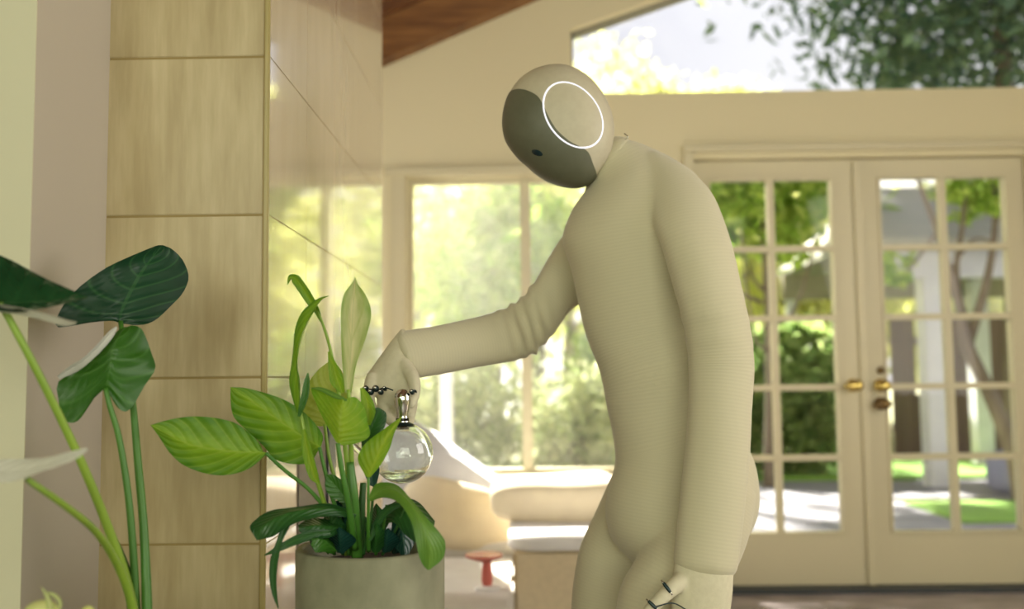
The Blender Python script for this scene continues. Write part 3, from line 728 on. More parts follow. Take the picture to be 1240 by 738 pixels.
# --- elephant ear at the left
ba = at(172, 782, 1.40)
eb = Vector((ba.x, ba.y, HZ))
ear = thing('elephant_ear_plant', 'tall elephant ear plant with large heart-shaped leaves in front of the tiled pillar', 'plant', eb)
pot(ear, eb, .11, ba.z-HZ+.02, mat('dark_planter', (.10, .09, .07, 1), .6, noise=((9, 9, 9), (.13, .12, .09, 1), 4)), .85)
A_mid = [(145,392,1.50),(147,378,1.50),(159,352,1.51),(173,327,1.525),(187,309,1.54),(196,297,1.55)]
leaf(ear, A_mid, [(140,388,1.50),(108,391,1.47),(68,397,1.445),(72,376,1.45),(93,351,1.47),(125,327,1.49),(156,312,1.52),(187,299,1.55),(196,297,1.55)],
     [(147,392,1.50),(168,394,1.51),(186,389,1.53),(205,372,1.55),(220,356,1.565),(227,337,1.57),(221,317,1.565),(209,303,1.555),(197,297,1.55)], 1.5, G_dark, cup=.10, corr=.10)
stem(ear, [(146,390,1.50),(152,430,1.475),(160,480,1.46),(167,560,1.44),(174,640,1.42),(178,735,1.40),(178,790,1.40)], [.004,.0045,.005,.006,.0065,.0075,.008], S_green)
B_mid = [(128,471,1.40),(133,446,1.395),(136,425,1.395),(143,408,1.405),(153,396,1.42)]
leaf(ear, B_mid, [(125,472,1.40),(110,486,1.40),(97,507,1.39),(86,514,1.385),(73,507,1.385),(68,483,1.385),(68,459,1.39),(100,440,1.395),(125,418,1.40),(142,400,1.415),(152,396,1.42)],
     [(132,478,1.40),(140,494,1.40),(150,500,1.40),(160,493,1.405),(174,468,1.41),(187,446,1.415),(183,428,1.42),(176,408,1.42),(170,396,1.42),(160,393,1.42),(154,396,1.42)], 1.4, G_mid, cup=-.12, corr=.08)
# turned-up edge of that leaf, its white highlight put into the colour
ribbon(ear, [(70,457,1.374),(86,446,1.376),(101,437,1.378),(120,419,1.383),(133,404,1.391),(141,396,1.396)], [2.4,5.2,4.6,4.6,4.2,1.2], 1.4, G_sheen, cup=.2, tilt=3, name='leaf_fold', label='turned-up leaf edge with painted highlight')
stem(ear, [(128,471,1.398),(133,492,1.395),(144,530,1.40),(154,590,1.40),(160,650,1.40),(165,735,1.40),(167,790,1.40)], [.0035,.004,.0045,.005,.0055,.006,.0065], S_green)
# leaf at the left edge, seen nearly edge on
C_mid = [(-75,352,1.22),(-40,362,1.21),(2,368,1.20),(50,366,1.20),(85,363,1.20),(106,361,1.205)]
leaf(ear, C_mid, [(-72,345,1.22),(-50,322,1.235),(-10,313,1.245),(18,322,1.245),(60,343,1.23),(106,360,1.207)], [(-76,358,1.215),(-50,369,1.19),(-10,377,1.175),(25,381,1.17),(62,374,1.18),(105,362,1.2)], 1.2, G_glossy, cup=.10, corr=.16)
ribbon(ear, [(-60,362,1.195),(-20,366,1.185),(15,371,1.175),(50,378,1.165),(80,387,1.16),(93,390,1.158)], [2.5,4.5,4.6,4.4,4.2,1.5], 1.17, G_sheen, cup=.25, tilt=5, name='leaf_fold', label='near half of the leaf with painted sheen')  # white reflection along this half is carried by the leaf colour
stem(ear, [(0,368,1.20),(12,388,1.205),(40,440,1.22),(75,510,1.26),(105,575,1.30),(135,650,1.35),(152,700,1.38),(166,760,1.40),(170,790,1.40)], [.0042,.0045,.005,.0055,.006,.0065,.007,.008,.008], S_lime)
# low leaf at the left, its white sheen painted as base colour
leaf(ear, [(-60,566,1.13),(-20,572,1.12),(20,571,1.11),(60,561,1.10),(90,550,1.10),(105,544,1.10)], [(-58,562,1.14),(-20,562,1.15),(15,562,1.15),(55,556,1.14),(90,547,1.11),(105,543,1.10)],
     [(-60,570,1.12),(-20,584,1.09),(20,586,1.08),(55,575,1.07),(92,557,1.085),(106,546,1.098)], 1.1, G_sheen, cup=.1, wave=.05, label='leaf with white sheen painted in')
stem(ear, [(32,580,1.10),(46,590,1.11),(80,614,1.16),(115,643,1.24),(140,680,1.32),(158,725,1.37),(168,785,1.39)], [.0034,.0038,.0042,.0048,.0055,.0065,.007], S_lime)
stem(ear, [(132,640,1.39),(143,665,1.395),(155,700,1.40),(160,735,1.40),(166,790,1.40)], [.002,.0055,.007,.0075,.008], S_dark, 'sheath')

# --- little budding plant at the bottom left corner
sb_ = at(58, 790, 1.16)
bud = thing('orchid_bud_plant', 'small pale green budding plant at the lower left corner', 'plant', (sb_.x, sb_.y, HZ))
pot(bud, Vector((sb_.x, sb_.y, HZ)), .055, sb_.z-HZ+.005, mat('clay_pot', (.35, .2, .12, 1), .8, noise=((9, 9, 9), (.4, .24, .15, 1), 4)), .8)
M_bud = mat('bud_pale', (.52, .56, .16, 1), .45, noise=((40, 40, 20), (.60, .62, .25, 1), 3))
for (px, py, D, r, h) in ((50, 742, 1.13, .019, .014), (106, 745, 1.17, .009, .011)):
    c = at(px, py, D); bm = bmesh.new()
    bmesh.ops.create_uvsphere(bm, u_segments=20, v_segments=14, radius=1, matrix=Matrix.Translation(c) @ Matrix.Diagonal((r, r, h, 1)))
    bm_obj('bud', bm, M_bud, bud, True)
ribbon(bud, [(62,742),(60,730),(56,720),(50,711)], [5,3.5,2.2,.3], 1.12, G_spathe, cup=.3)
ribbon(bud, [(57,719),(64,720),(71,726),(73,734),(67,744)], [1,2.2,2.6,2.5,2], 1.12, G_spathe, cup=.3)
stem(bud, [(50,748,1.13),(54,770,1.145),(58,800,1.16)], [.004,.0045,.005], S_lime); stem(bud, [(106,748,1.17),(85,772,1.165),(62,800,1.16)], [.003,.0035,.004], S_lime)

# --- peace lily in the concrete pot
pc = at(449, 661, 1.56); pr = 88/F*1.56
lily = thing('potted_lily_plant', 'lime and dark green leafy plant in round concrete pot before the pillar', 'plant', (pc.x, pc.y, HZ))
pot(lily, Vector((pc.x, pc.y, HZ)), pr, pc.z-HZ, M_conc, .98, 72)
# big lime leaves to the left
leaf(lily, [(322,548),(300,548),(273,546),(234,540),(210,530),(182,515)], [(320,550),(312,535),(290,516),(267,508),(236,505),(208,508),(182,515)], [(321,552),(302,568),(277,576),(251,575),(223,565),(205,549),(192,529),(182,515)], 1.47, G_lime, dd=-.03, cup=-.12, corr=.10)
stem(lily, [(322,549,1.47),(345,570,1.485),(375,594,1.50),(400,625,1.52),(425,672,1.54)], [.0028,.003,.0032,.0035,.004], S_green)
leaf(lily, [(388,542),(372,532),(345,514),(312,491),(279,469)], [(389,540),(391,528),(380,512),(364,497),(340,483),(301,471),(279,469)], [(386,545),(375,561),(353,563),(332,557),(318,541),(300,524),(283,507),(279,490),(279,469)], 1.505, G_lime, dd=-.02, cup=-.12, corr=.10)
stem(lily, [(387,542,1.505),(396,580,1.51),(408,620,1.52),(428,672,1.54)], [.003,.0032,.0036,.0042], S_green)
# rolled young leaves
ribbon(lily, [(348,345,1.49),(352,336,1.49),(358,338,1.49),(367,350,1.49),(376,364,1.495),(384,377,1.50),(389,390,1.50)], [.3,3,5.5,6,5.5,3.5,1.2], 1.49, G_lime, cup=.55)
stem(lily, [(384,376,1.50),(391,393,1.50),(400,423,1.505),(406,455,1.51),(412,490,1.515),(420,560,1.52),(430,672,1.54)], [.0018,.0022,.0026,.003,.0034,.004,.0045], S_lime)
ribbon(lily, [(398,426),(404,445),(409,462),(415,476)], [1,6,8,2], 1.505, G_lime2, cup=.5)
ribbon(lily, [(398,359,1.48),(390,363,1.48),(383,371,1.48),(375,386,1.48),(367,405,1.48),(362,425,1.485),(360,445,1.49),(362,465,1.49),(364,500,1.495)], [.4,1.8,3.2,5.2,5.4,4.2,4,5,2], 1.48, G_lime, cup=.5, tilt=3, wave=.15)
ribbon(lily, [(373,452),(372,462),(370,478),(366,492),(362,505)], [.5,3.5,4.5,4,1.5], 1.478, G_mid, cup=.5)
stem(lily, [(363,495,1.49),(370,530,1.485),(382,575,1.495),(400,630,1.52),(420,672,1.54)], [.0024,.003,.0035,.004,.0045], S_lime)
ribbon(lily, [(368,520),(372,545),(380,575),(386,586)], [2,6,6,1.5], 1.482, G_lime2, cup=.5)
# upright cream leaf
leaf(lily, [(421,476),(424,440),(426,401),(428,366),(430,336)], [(418,476),(415,440),(414,405),(414,375),(418,356),(426,344),(430,335)], [(426,476),(432,442),(442,415),(450,388),(449,370),(441,354),(434,345),(430,335)], 1.50, G_spathe, cup=.22)
stem(lily, [(422,472,1.50),(424,520,1.505),(428,600,1.52),(434,672,1.54)], [.003,.0038,.0045,.006], S_lime)
# yellow leaf behind, front folded leaf, bright leaf right
leaf(lily, [(392,516),(396,495),(399,470),(401,436)], [(388,517),(373,512),(364,498),(370,472),(384,450),(401,436)], [(396,516),(410,510),(420,490),(420,465),(412,446),(401,436)], 1.545, G_yel, cup=.12, corr=.08)
stem(lily, [(393,514,1.545),(400,560,1.545),(418,620,1.55),(432,672,1.55)], [.0026,.003,.0034,.004], S_lime)
leaf(lily, [(410,538,1.46),(411,520,1.455),(413,500,1.455),(415,484,1.46)], [(407,536,1.46),(393,513,1.47),(382,490,1.475),(376,470,1.48),(395,474,1.475),(414,483,1.462)], [(416,540,1.46),(434,537,1.465),(447,528,1.47),(444,510,1.475),(441,494,1.475),(430,481,1.47),(416,484,1.462)], 1.46, G_lime2, cup=-.10, corr=.07)
ribbon(lily, [(377,470,1.478),(390,472,1.472),(405,479,1.465),(420,485,1.46)], [.6,2.5,3.2,1.2], 1.47, G_droop, cup=.2, name='leaf_fold')
stem(lily, [(409,537,1.46),(414,570,1.465),(422,610,1.48),(430,665,1.52)], [.0035,.0042,.005,.006], S_green)
leaf(lily, [(446,579,1.47),(455,556,1.465),(468,530,1.465),(487,505,1.475)], [(443,577,1.47),(434,556,1.475),(441,539,1.475),(452,529,1.475),(466,519,1.475),(486,505,1.475)], [(449,578,1.47),(462,562,1.475),(472,543,1.48),(477,526,1.48),(487,505,1.475)], 1.47, G_lime2, cup=.2, corr=.04)
stem(lily, [(446,578,1.47),(446,610,1.475),(446,640,1.49),(447,668,1.52)], [.0022,.0024,.0026,.003], S_green)
leaf(lily, [(441,545),(447,525),(455,508),(461,496)], [(438,542),(438,520),(441,503),(455,494),(461,495)], [(446,545),(459,530),(467,515),(468,501),(461,495)], 1.515, G_peace, cup=.2)
leaf(lily, [(452,590),(449,570),(447,550),(444,535)], [(448,588),(440,570),(438,550),(444,534)], [(456,588),(460,568),(456,548),(445,534)], 1.53, G_blue, cup=.2)
ribbon(lily, [(438,470),(444,485),(447,500),(446,515)], [2,7,8,3], 1.51, G_lime2, cup=.3)
leaf(lily, [(422,610),(413,597),(404,586),(395,576)], [(420,611),(410,607),(399,600),(394,588),(395,576)], [(424,608),(421,595),(414,582),(404,575),(395,575)], 1.50, G_mid, cup=.2)
# thick stalks
stem(lily, [(424,560,1.50),(427,600,1.50),(430,640,1.52),(433,675,1.54)], [.006,.009,.0095,.010], S_green)
stem(lily, [(440,585,1.53),(438,620,1.53),(437,672,1.545)], [.005,.006,.007], S_dark)
stem(lily, [(412,590,1.52),(420,625,1.53),(430,672,1.545)], [.003,.004,.005], S_dark)
# drooping leaf over the right rim
leaf(lily, [(447,604,1.46),(462,594,1.45),(478,594,1.435),(495,608,1.41),(510,632,1.39),(520,660,1.385),(519,690,1.39)],
     [(446,602,1.46),(455,585,1.465),(478,585,1.46),(497,602,1.43),(518,626,1.40),(533,644,1.395),(540,658,1.395),(537,677,1.395),(520,691,1.39)],
     [(449,608,1.46),(462,602,1.43),(478,604,1.41),(490,614,1.395),(499,632,1.385),(504,655,1.38),(508,674,1.38),(513,686,1.388),(518,691,1.39)], 1.42, G_droop, cup=-.12)
stem(lily, [(447,604,1.46),(446,625,1.475),(446,668,1.52)], [.0024,.0026,.003], S_green)
leaf(lily, [(455,640,1.54),(472,620,1.53),(488,612,1.52),(505,620,1.50),(525,640,1.48)], [(454,636,1.545),(470,611,1.55),(490,602,1.55),(508,608,1.53),(527,630,1.50)], [(456,642,1.54),(474,632,1.51),(488,645,1.49),(505,655,1.48),(525,650,1.475)], 1.5, G_peace, cup=-.15)
leaf(lily, [(478,612,1.53),(484,630,1.52),(488,650,1.515),(490,672,1.51)], [(476,614,1.53),(474,635,1.53),(474,655,1.53),(486,674,1.515)], [(484,611,1.53),(500,625,1.53),(506,645,1.53),(494,674,1.51)], 1.5, G_blue, cup=-.15)
ribbon(lily, [(448,655,1.50),(458,632,1.50),(472,616,1.495),(490,610,1.49)], [2,4.5,5,1], 1.5, G_peace, cup=.3)
# lower left leaves
leaf(lily, [(432,624,1.50),(400,616,1.47),(365,618,1.44),(335,627,1.42),(318,640,1.41),(312,654,1.41)], [(431,621,1.505),(400,609,1.48),(364,611,1.46),(328,615,1.44),(307,628,1.425),(301,640,1.415),(311,655,1.41)], [(430,628,1.50),(400,624,1.46),(366,628,1.425),(345,638,1.41),(330,648,1.40),(318,653,1.405),(313,655,1.41)], 1.45, G_peace, cup=-.2)
ribbon(lily, [(350,623,1.43),(347,635,1.425),(339,655,1.42),(333,676,1.42),(331,700,1.42),(333,720,1.42),(337,737,1.42)], [3,5,3.5,5,4.5,3,.5], 1.42, G_peace, cup=.4)
ribbon(lily, [(400,645,1.47),(378,648,1.45),(355,656,1.43),(335,666,1.42),(320,673,1.42)], [3,6,5.5,3.5,.5], 1.44, G_peace, cup=.35)
leaf(lily, [(415,640,1.50),(398,638,1.48),(380,637,1.46),(362,640,1.45)], [(415,636,1.505),(398,628,1.50),(376,626,1.48),(361,636,1.455)], [(413,645,1.50),(398,650,1.46),(376,650,1.445),(362,644,1.45)], 1.47, G_peace, cup=-.15)
leaf(lily, [(408,668,1.50),(398,658,1.475),(388,652,1.455),(378,655,1.44)], [(406,660,1.505),(396,649,1.49),(385,645,1.47),(377,652,1.445)], [(404,672,1.50),(394,668,1.455),(384,668,1.44),(377,660,1.44)], 1.46, G_mid, cup=-.15)
rnd = random.Random(3)
for k, (px, py, w, h, D) in enumerate([(402,640,16,24,1.50),(418,632,15,26,1.515),(412,655,18,16,1.49),(455,652,14,18,1.50),(468,655,15,15,1.505),(432,650,13,20,1.53),(440,640,12,22,1.56),(405,622,14,16,1.54),(385,660,12,10,1.49),(458,630,12,20,1.57),(480,660,12,12,1.53),(425,615,12,20,1.56)]):
    a = rnd.uniform(-.4, .4)
    leaf(lily, [(px-a*10, py+h, D+.02), (px, py, D), (px+a*14, py-h, D-.01)], [(px-4, py+h, D+.02), (px-w, py, D+.02), (px+a*14, py-h, D-.01)], [(px+4, py+h, D+.02), (px+w, py+2, D+.01), (px+a*14+1, py-h, D-.01)], D, G_blue if k % 3 else G_peace, cup=-.25, N=14, H=4)
for k, (x0, y0, x1, y1) in enumerate([(405,672,398,610),(415,672,408,618),(422,672,416,600),(440,672,452,600),(455,672,468,612),(463,672,490,615),(398,670,370,640)]):
    stem(lily, [(x0, y0, 1.535), ((x0+x1)/2+2, (y0+y1)/2, 1.52), (x1, y1, 1.51)], [.0028, .0026, .002], S_dark if k % 2 else S_green)

# ------------------------------------------------------------------ grey panel with navy edge let into the pillar's side
M_cab = mat('panel_grey', (0.20, 0.165, 0.135, 1), .5, noise=((4, 4, 30), (.24, .20, .165, 1), 4))
M_navy = mat('panel_navy', (0.018, 0.022, 0.055, 1), .35, noise=((9, 9, 9), (.024, .03, .065, 1), 3))
ys = lambda px: -PX*F/(636-px)
ap_ = box('side_panel', PX-.004, PX+.003, ys(360), ys(393), .2, .925, M_cab, pil, .001); ap_['label'] = 'grey-brown panel low in the glossy side'
box('panel_edge', PX-.004, PX+.008, ys(393)+.0005, ys(402), .2, .93, M_navy, pil, .001)

# ------------------------------------------------------------------ sofa, ottoman, pillows by the window
M_sofa = mat('sofa_linen', (0.60, 0.50, 0.33, 1), .85, noise=((40, 40, 40), (.54, .45, .30, 1), 4), bump=(150, .3, .002), spec=.2)
M_white = mat('white_linen', (0.70, 0.68, 0.66, 1), .85, noise=((12, 12, 12), (.64, .62, .60, 1), 4), bump=(60, .3, .003), spec=.2)
M_bei = mat('beige_linen', (0.72, 0.63, 0.46, 1), .85, noise=((12, 12, 12), (.66, .57, .42, 1), 4), bump=(60, .3, .003), spec=.2)
M_throw = mat('white_wool', (0.70, 0.71, 0.77, 1), .9, noise=((14, 14, 14), (.64, .65, .71, 1), 4), bump=(80, .4, .003), spec=.2)
M_red = mat('red_lacquer', (0.50, 0.12, 0.09, 1), .35, noise=((10, 10, 10), (.45, .10, .08, 1), 3))
def soft(name, c, size, m, parent=None, rot=(0, 0, 0), e=.45, puff=0.0, n=28):
    """soft cushion: superellipsoid with gentle creases"""
    V, Fc = [], []; Rm = Matrix.Rotation(rot[2], 3, 'Z') @ Matrix.Rotation(rot[1], 3, 'Y') @ Matrix.Rotation(rot[0], 3, 'X')
    f = lambda x: math.copysign(abs(x)**e, x)
    for i in range(n+1):
        ph = -math.pi/2 + math.pi*i/n
        for k in range(2*n):
            th = math.pi*k/n
            p = Vector((f(math.cos(ph))*f(math.cos(th))*size[0], f(math.cos(ph))*f(math.sin(th))*size[1], f(math.sin(ph))*size[2]))
            if puff:
                rr = (abs(p.x)/size[0])**2*(abs(p.y)/size[1])**2
                p.z *= 1-puff*max(abs(p.x)/size[0], abs(p.y)/size[1])**3
            p.z += .008*math.sin(p.x*17+p.y*9)*min(1, size[2]*6)
            V.append(Vector(c)+Rm @ p)
    for i in range(n):
        for k in range(2*n): Fc.append((i*2*n+k, i*2*n+(k+1) % (2*n), (i+1)*2*n+(k+1) % (2*n), (i+1)*2*n+k))
    return mesh_obj(name, V, Fc, m, parent, True)
sa = thing('sofa', 'low beige box sofa below the window, behind the robot', 'sofa', (.28, 3.6, 0))
ax0 = at(622, 690, 3.2).x
box('base', ax0, .66, 3.2, 3.72, .03, .425, M_sofa, sa, .012)
box('back_base', -1.25, .66, 3.78, 4.36, .03, .30, M_sofa, sa, .012)
soft('seat_cushion', ((ax0+.66)/2, 3.46, .445), ((.66-ax0)/2+.02, .27, .026), M_white, sa, e=.25)
soft('seat_cushion', (-.30, 4.06, .325), (.95, .30, .035), M_white, sa, e=.25)
tag(soft('pillow', (.20, 3.62, .545), (.34, .12, .085), M_bei, rot=(.15, 0, .05), e=.55), 'long rolled beige cushion lying on the sofa block', 'cushion')
tag(soft('pillow', (at(553,618,3.84).x, 3.84, .445), (.235, .09, .14), M_bei, rot=(-.3, .34, .1), e=.75), 'plump beige pillow leaning at the left end of the sofa', 'cushion')
bm = bmesh.new(); add_prism(bm, [(.03,.362),(.0,.45),(-.127,.55),(-.28,.66),(-.44,.78),(-.58,.84),(-.98,.86),(-.98,.362)], 3.98, 4.34)
bmesh.ops.bevel(bm, geom=[e for e in bm.edges], offset=.03, segments=3, affect='EDGES')
tag(bm_obj('throw_blanket', bm, M_throw, None, True), 'white throw heaped in a slope behind the plump beige pillow', 'blanket')
ot = thing('ottoman', 'white low ottoman carrying the red pedestal dish', 'ottoman', (-.25, 3.2, 0))
box('base', -.44, -.055, 2.66, 3.72, .05, .25, M_white, ot, .01)
box('top', -.455, -.048, 2.65, 3.73, .25, .31, M_white, ot, .015)
for x in (-.43, -.12):
    for y in (2.72, 3.64): box('leg', x, x+.05, y, y+.05, 0, .05, M_sofa, ot)
rc = at(590, 709, 3.16)
tbl = thing('pedestal_dish', 'small red pedestal dish on the white ottoman', 'dish', (rc.x, rc.y, .31))
lathe('foot', [(1e-4, 0), (.042, 0), (.042, .006), (.012, .014)], (rc.x, rc.y, .31), M_white, tbl, 24)
lathe('column', [(.015, .012), (.019, .03), (.015, .09)], (rc.x, rc.y, .31), M_red, tbl, 20)
lathe('plate', [(1e-4, .09), (.015, .09), (.06, .105), (.062, .112), (.055, .112), (1e-4, .1)], (rc.x-.01, rc.y, .31), M_red, tbl, 28)

# ------------------------------------------------------------------ garden
M_pave = mat('paving', (0.17, 0.165, 0.19, 1), .8, noise=((3, 3, 3), (.23, .225, .25, 1), 5))
M_lawn = mat('lawn', (0.10, 0.22, 0.03, 1), .9, noise=((2, 2, 2), (.18, .32, .05, 1), 5))
M_earth = mat('pale_ground', (0.42, 0.38, 0.24, 1), .9, noise=((1, 1, 1), (.30, .34, .15, 1), 6))
struct(box('ground', -30, 30, T1, 60, -.14, -.03, M_earth))
pat = sempty('patio', (0.5, 6, -.03), 'grey paved patio outside the doors', 'patio')
rw = 0
for j in range(7):
    for i in range(9):
        x0 = -1.6+i*.9 + (.45 if j % 2 else 0); y0 = T1+.06+j*.62
        if y0 > 6.3 and 3.1 < x0+.4 < 6.6 and y0 < 7.3: continue
        box('paver', x0+.006, x0+.89, y0, y0+.61, -.035, -.004+random.uniform(-.002, .002), M_pave, pat)
lw = struct(box('lawn', 2.9, 8, 6.45, 7.45, -.03, .012, M_lawn)); struct(box('lawn', -6, 12, 9.3, 11.2, -.03, .012, M_lawn))
M_bark = mat('bark', (0.13, 0.10, 0.07, 1), .9, noise=((14, 14, 4), (.20, .16, .12, 1), 6), bump=(40, .6, .01))
def fol_mat(name, c1, c2, trans=.5):
    m = bpy.data.materials.new(name); m.use_nodes = True; t = m.node_tree; b = t.nodes['Principled BSDF']; out = t.nodes['Material Output']
    b.inputs['Roughness'].default_value = .45
    geo = t.nodes.new('ShaderNodeNewGeometry'); r = t.nodes.new('ShaderNodeValToRGB')
    r.color_ramp.elements[0].color = c1; r.color_ramp.elements[1].color = c2
    t.links.new(geo.outputs['Random Per Island'], r.inputs[0]); t.links.new(r.outputs[0], b.inputs['Base Color'])
    tr = t.nodes.new('ShaderNodeBsdfTranslucent'); t.links.new(r.outputs[0], tr.inputs[0])
    ms = t.nodes.new('ShaderNodeMixShader'); ms.inputs[0].default_value = trans
    t.links.new(b.outputs[0], ms.inputs[1]); t.links.new(tr.outputs[0], ms.inputs[2]); t.links.new(ms.outputs[0], out.inputs[0])
    return m
F_yel = fol_mat('foliage_yellow', (0.56, 0.62, 0.16, 1), (0.84, 0.82, 0.36, 1), .75)
F_grn = fol_mat('foliage_green', (0.26, 0.44, 0.06, 1), (0.54, 0.64, 0.15, 1), .7)
F_drk = fol_mat('foliage_dark', (0.03, 0.08, 0.055, 1), (0.14, 0.22, 0.11, 1), .35)
F_hdg = fol_mat('foliage_hedge', (0.20, 0.33, 0.10, 1), (0.46, 0.56, 0.22, 1), .65)
F_blu = fol_mat('foliage_greyish', (0.34, 0.42, 0.18, 1), (0.66, 0.68, 0.38, 1), .65)
def foliage(name, c, rad, n, size, m, parent, clumps=40, cl=.3, seed=0):
    rng = np.random.default_rng(seed)
    c = np.array(c); rad = np.array(rad)
    u = rng.normal(size=(clumps, 3)); u /= np.linalg.norm(u, axis=1)[:, None]; u *= rng.random((clumps, 1))**.4
    cc = c + u*rad
    p = cc[rng.integers(0, clumps, n)] + rng.normal(size=(n, 3))*rad*cl*.6
    a = rng.normal(size=(n, 3)); a /= np.linalg.norm(a, axis=1)[:, None]
    b_ = rng.normal(size=(n, 3)); b_ -= a*np.sum(a*b_, 1)[:, None]; b_ /= np.linalg.norm(b_, axis=1)[:, None]
    s = size*(.6+.8*rng.random((n, 1))); nn_ = np.cross(a, b_)
    V = np.stack([p-a*s, p+b_*s*.45+nn_*s*.12, p+a*s, p-b_*s*.45+nn_*s*.12], 1).reshape(-1, 3) - np.array(worldloc(parent))
    V[:, 2] = np.maximum(V[:, 2], .03)
    idx = np.arange(n)*4
    Fc = np.concatenate([np.stack([idx, idx+1, idx+2], 1), np.stack([idx, idx+2, idx+3], 1)])
    me = bpy.data.meshes.new(name); me.from_pydata(V.tolist(), [], Fc.tolist()); me.update()
    o = link(name, me, m, parent); o['kind'] = 'stuff'; return o
def tree(name, x, y, h, crown, n, size, m, label, seed, cat='tree', trunk=.12, group=None, lean=0.0, clumps=45, cl=.3):
    r = thing(name, label, cat, (x, y, -.03), group)
    cz = crown[2]; R3 = crown[:3] if len(crown) == 3 else crown
    foliage('crown', (x+lean, y, h), crown, n, size, m, r, clumps, cl, seed)
    rg_ = random.Random(seed)
    tube('trunk', [(x, y, -.05), (x+lean*.3+.05, y, h*.45), (x+lean, y, h)], [trunk, trunk*.75, trunk*.3], M_bark, r, 10, 14)
    for k in range(4):
        a = rg_.uniform(0, 6.28); z0 = h*rg_.uniform(.4, .7)
        tube('branch', [(x+lean*.5, y, z0), (x+lean+crown[0]*.35*math.cos(a), y+crown[1]*.35*math.sin(a), z0+crown[2]*.4), (x+lean+crown[0]*.7*math.cos(a), y+crown[1]*.7*math.sin(a), h+crown[2]*.3)], [trunk*.45, trunk*.3, trunk*.1], M_bark, r, 8, 10)
    return r
# behind the left window
st_ = thing('shade_tree', 'tall slender-trunked tree just right of the window mullion, unseen crown shading the patio', 'tree', (.1, 11.3, -.03))
tube('trunk', [(.12, 11.3, -.05), (.15, 11.3, 2.5), (.2, 11.3, 4.9), (1.4, 11.5, 6.8)], [.11, .10, .08, .05], M_bark, st_, 10, 14)
foliage('crown', (2.0, 11.8, 7.5), (3.4, 2.2, 1.0), 19000, .15, F_grn, st_, 60, .3, 31)  # unseen crown above the view, added to shade patio and floor
tree('garden_tree', -1.5, 12.5, 3.4, (2.2, 1.6, 2.0), 5000, .12, F_yel, 'sunlit yellow-green tree seen at the left of the window', 1)
tree('garden_tree', 0.6, 14.0, 3.6, (1.7, 1.5, 2.0), 3800, .12, F_yel, 'sunlit yellow-green tree right of the window mullion', 2)
tree('garden_tree', -0.35, 10.5, 2.2, (.9, .8, 1.0), 3000, .09, F_grn, 'fresh green young tree in the middle of the window', 4, trunk=.05)
tree('garden_shrub', -0.55, 8.4, .75, (.62, .5, .55), 3200, .055, F_blu, 'grey-green shrub seen below the forearm', 5, 'shrub', .03)
tree('garden_shrub', 0.42, 7.6, .62, (.42, .4, .5), 2600, .05, F_blu, 'loose shrub right of the window mullion', 6, 'shrub', .03)
tree('garden_shrub', 1.0, 9.0, .9, (.5, .5, .75), 2800, .06, F_grn, 'bright green shrub beside the robot torso', 7, 'shrub', .03)
# behind the doors
hd = thing('hedge', 'dense clipped green hedge behind the left french door', 'hedge', (3.0, 9.6, -.03))
foliage('foliage', (2.5, 9.6, .75), (.85, .45, .72), 14000, .07, F_hdg, hd, 160, .18, 11)
for k in range(5): tube('stem', [(2.0+k*.4, 9.6, -.05), (2.02+k*.4, 9.62, .4), (2.0+k*.4, 9.6, .9)], [.03, .025, .015], M_bark, hd, 8, 6)
tree('garden_tree', 2.15, 8.6, 2.75, (.95, .8, .62), 3200, .09, F_grn, 'leafy green tree in the top panes of the left door', 12, trunk=.05, clumps=26, cl=.25)
tree('garden_tree', 3.9, 15.0, 2.6, (1.6, 1.5, 1.9), 9000, .13, F_yel, 'pale yellow tree behind the hedge', 13)
tree('garden_tree', 8.2, 17.5, 2.3, (2.6, 1.5, 1.7), 11000, .14, F_yel, 'pale yellow tree beyond the brown fence', 14)
tree('garden_tree', 4.7, 9.2, 5.2, (2.3, 1.8, 1.5), 17000, .075, F_drk, 'dark leafy tree filling the right of the gable window', 15, trunk=.14, clumps=70, cl=.30)
tree('garden_tree', 1.9, 22.0, 7.2, (1.9, 1.5, 1.4), 2600, .14, F_yel, 'pale sunlit treetop low in the left corner of the gable window', 16, clumps=40)
tree('garden_tree', 5.0, 23.0, 7.0, (2.2, 1.5, 1.0), 2600, .14, F_yel, 'pale far treetop low in the middle of the gable window', 17, clumps=40)
# branching tree in the right door
bt = thing('crooked_tree', 'crooked thin-branched tree in the right french door', 'tree', (4.05, 7.6, -.03))
def gp_(px, py, Y=7.6): return tuple(at(px, py, Y))
x0, y0, z0 = gp_(1228, 560)
bt.location = (x0, 7.6, -.03)
tube('trunk', [(x0+.05, 7.6, -.05), gp_(1226, 545), gp_(1195, 470), gp_(1172, 420), gp_(1165, 380)], [.07, .065, .055, .05, .045], M_bark, bt, 10, 20)
for pts, r in (([(1165,380),(1150,330),(1135,280),(1118,235),(1100,180)], .04), ([(1166,390),(1158,330),(1166,270),(1172,200)], .032), ([(1172,420),(1195,340),(1205,270),(1200,190)], .04), ([(1205,270),(1218,230),(1226,180)], .025), ([(1135,280),(1098,330),(1075,350)], .015), ([(1150,330),(1180,290),(1215,300)], .016)):
    tube('branch', [gp_(*p) for p in pts], [r*(1-.6*i/(len(pts)-1)) for i in range(len(pts))], M_bark, bt, 8, 16)
foliage('foliage', gp_(1175, 235), (.34, .3, .22), 500, .055, F_grn, bt, 14, .3, 21)
foliage('foliage', gp_(1088, 325), (.16, .2, .14), 180, .05, F_grn, bt, 8, .3, 22)
foliage('foliage', gp_(1150, 170), (.6, .4, .22), 700, .055, F_grn, bt, 20, .3, 23)
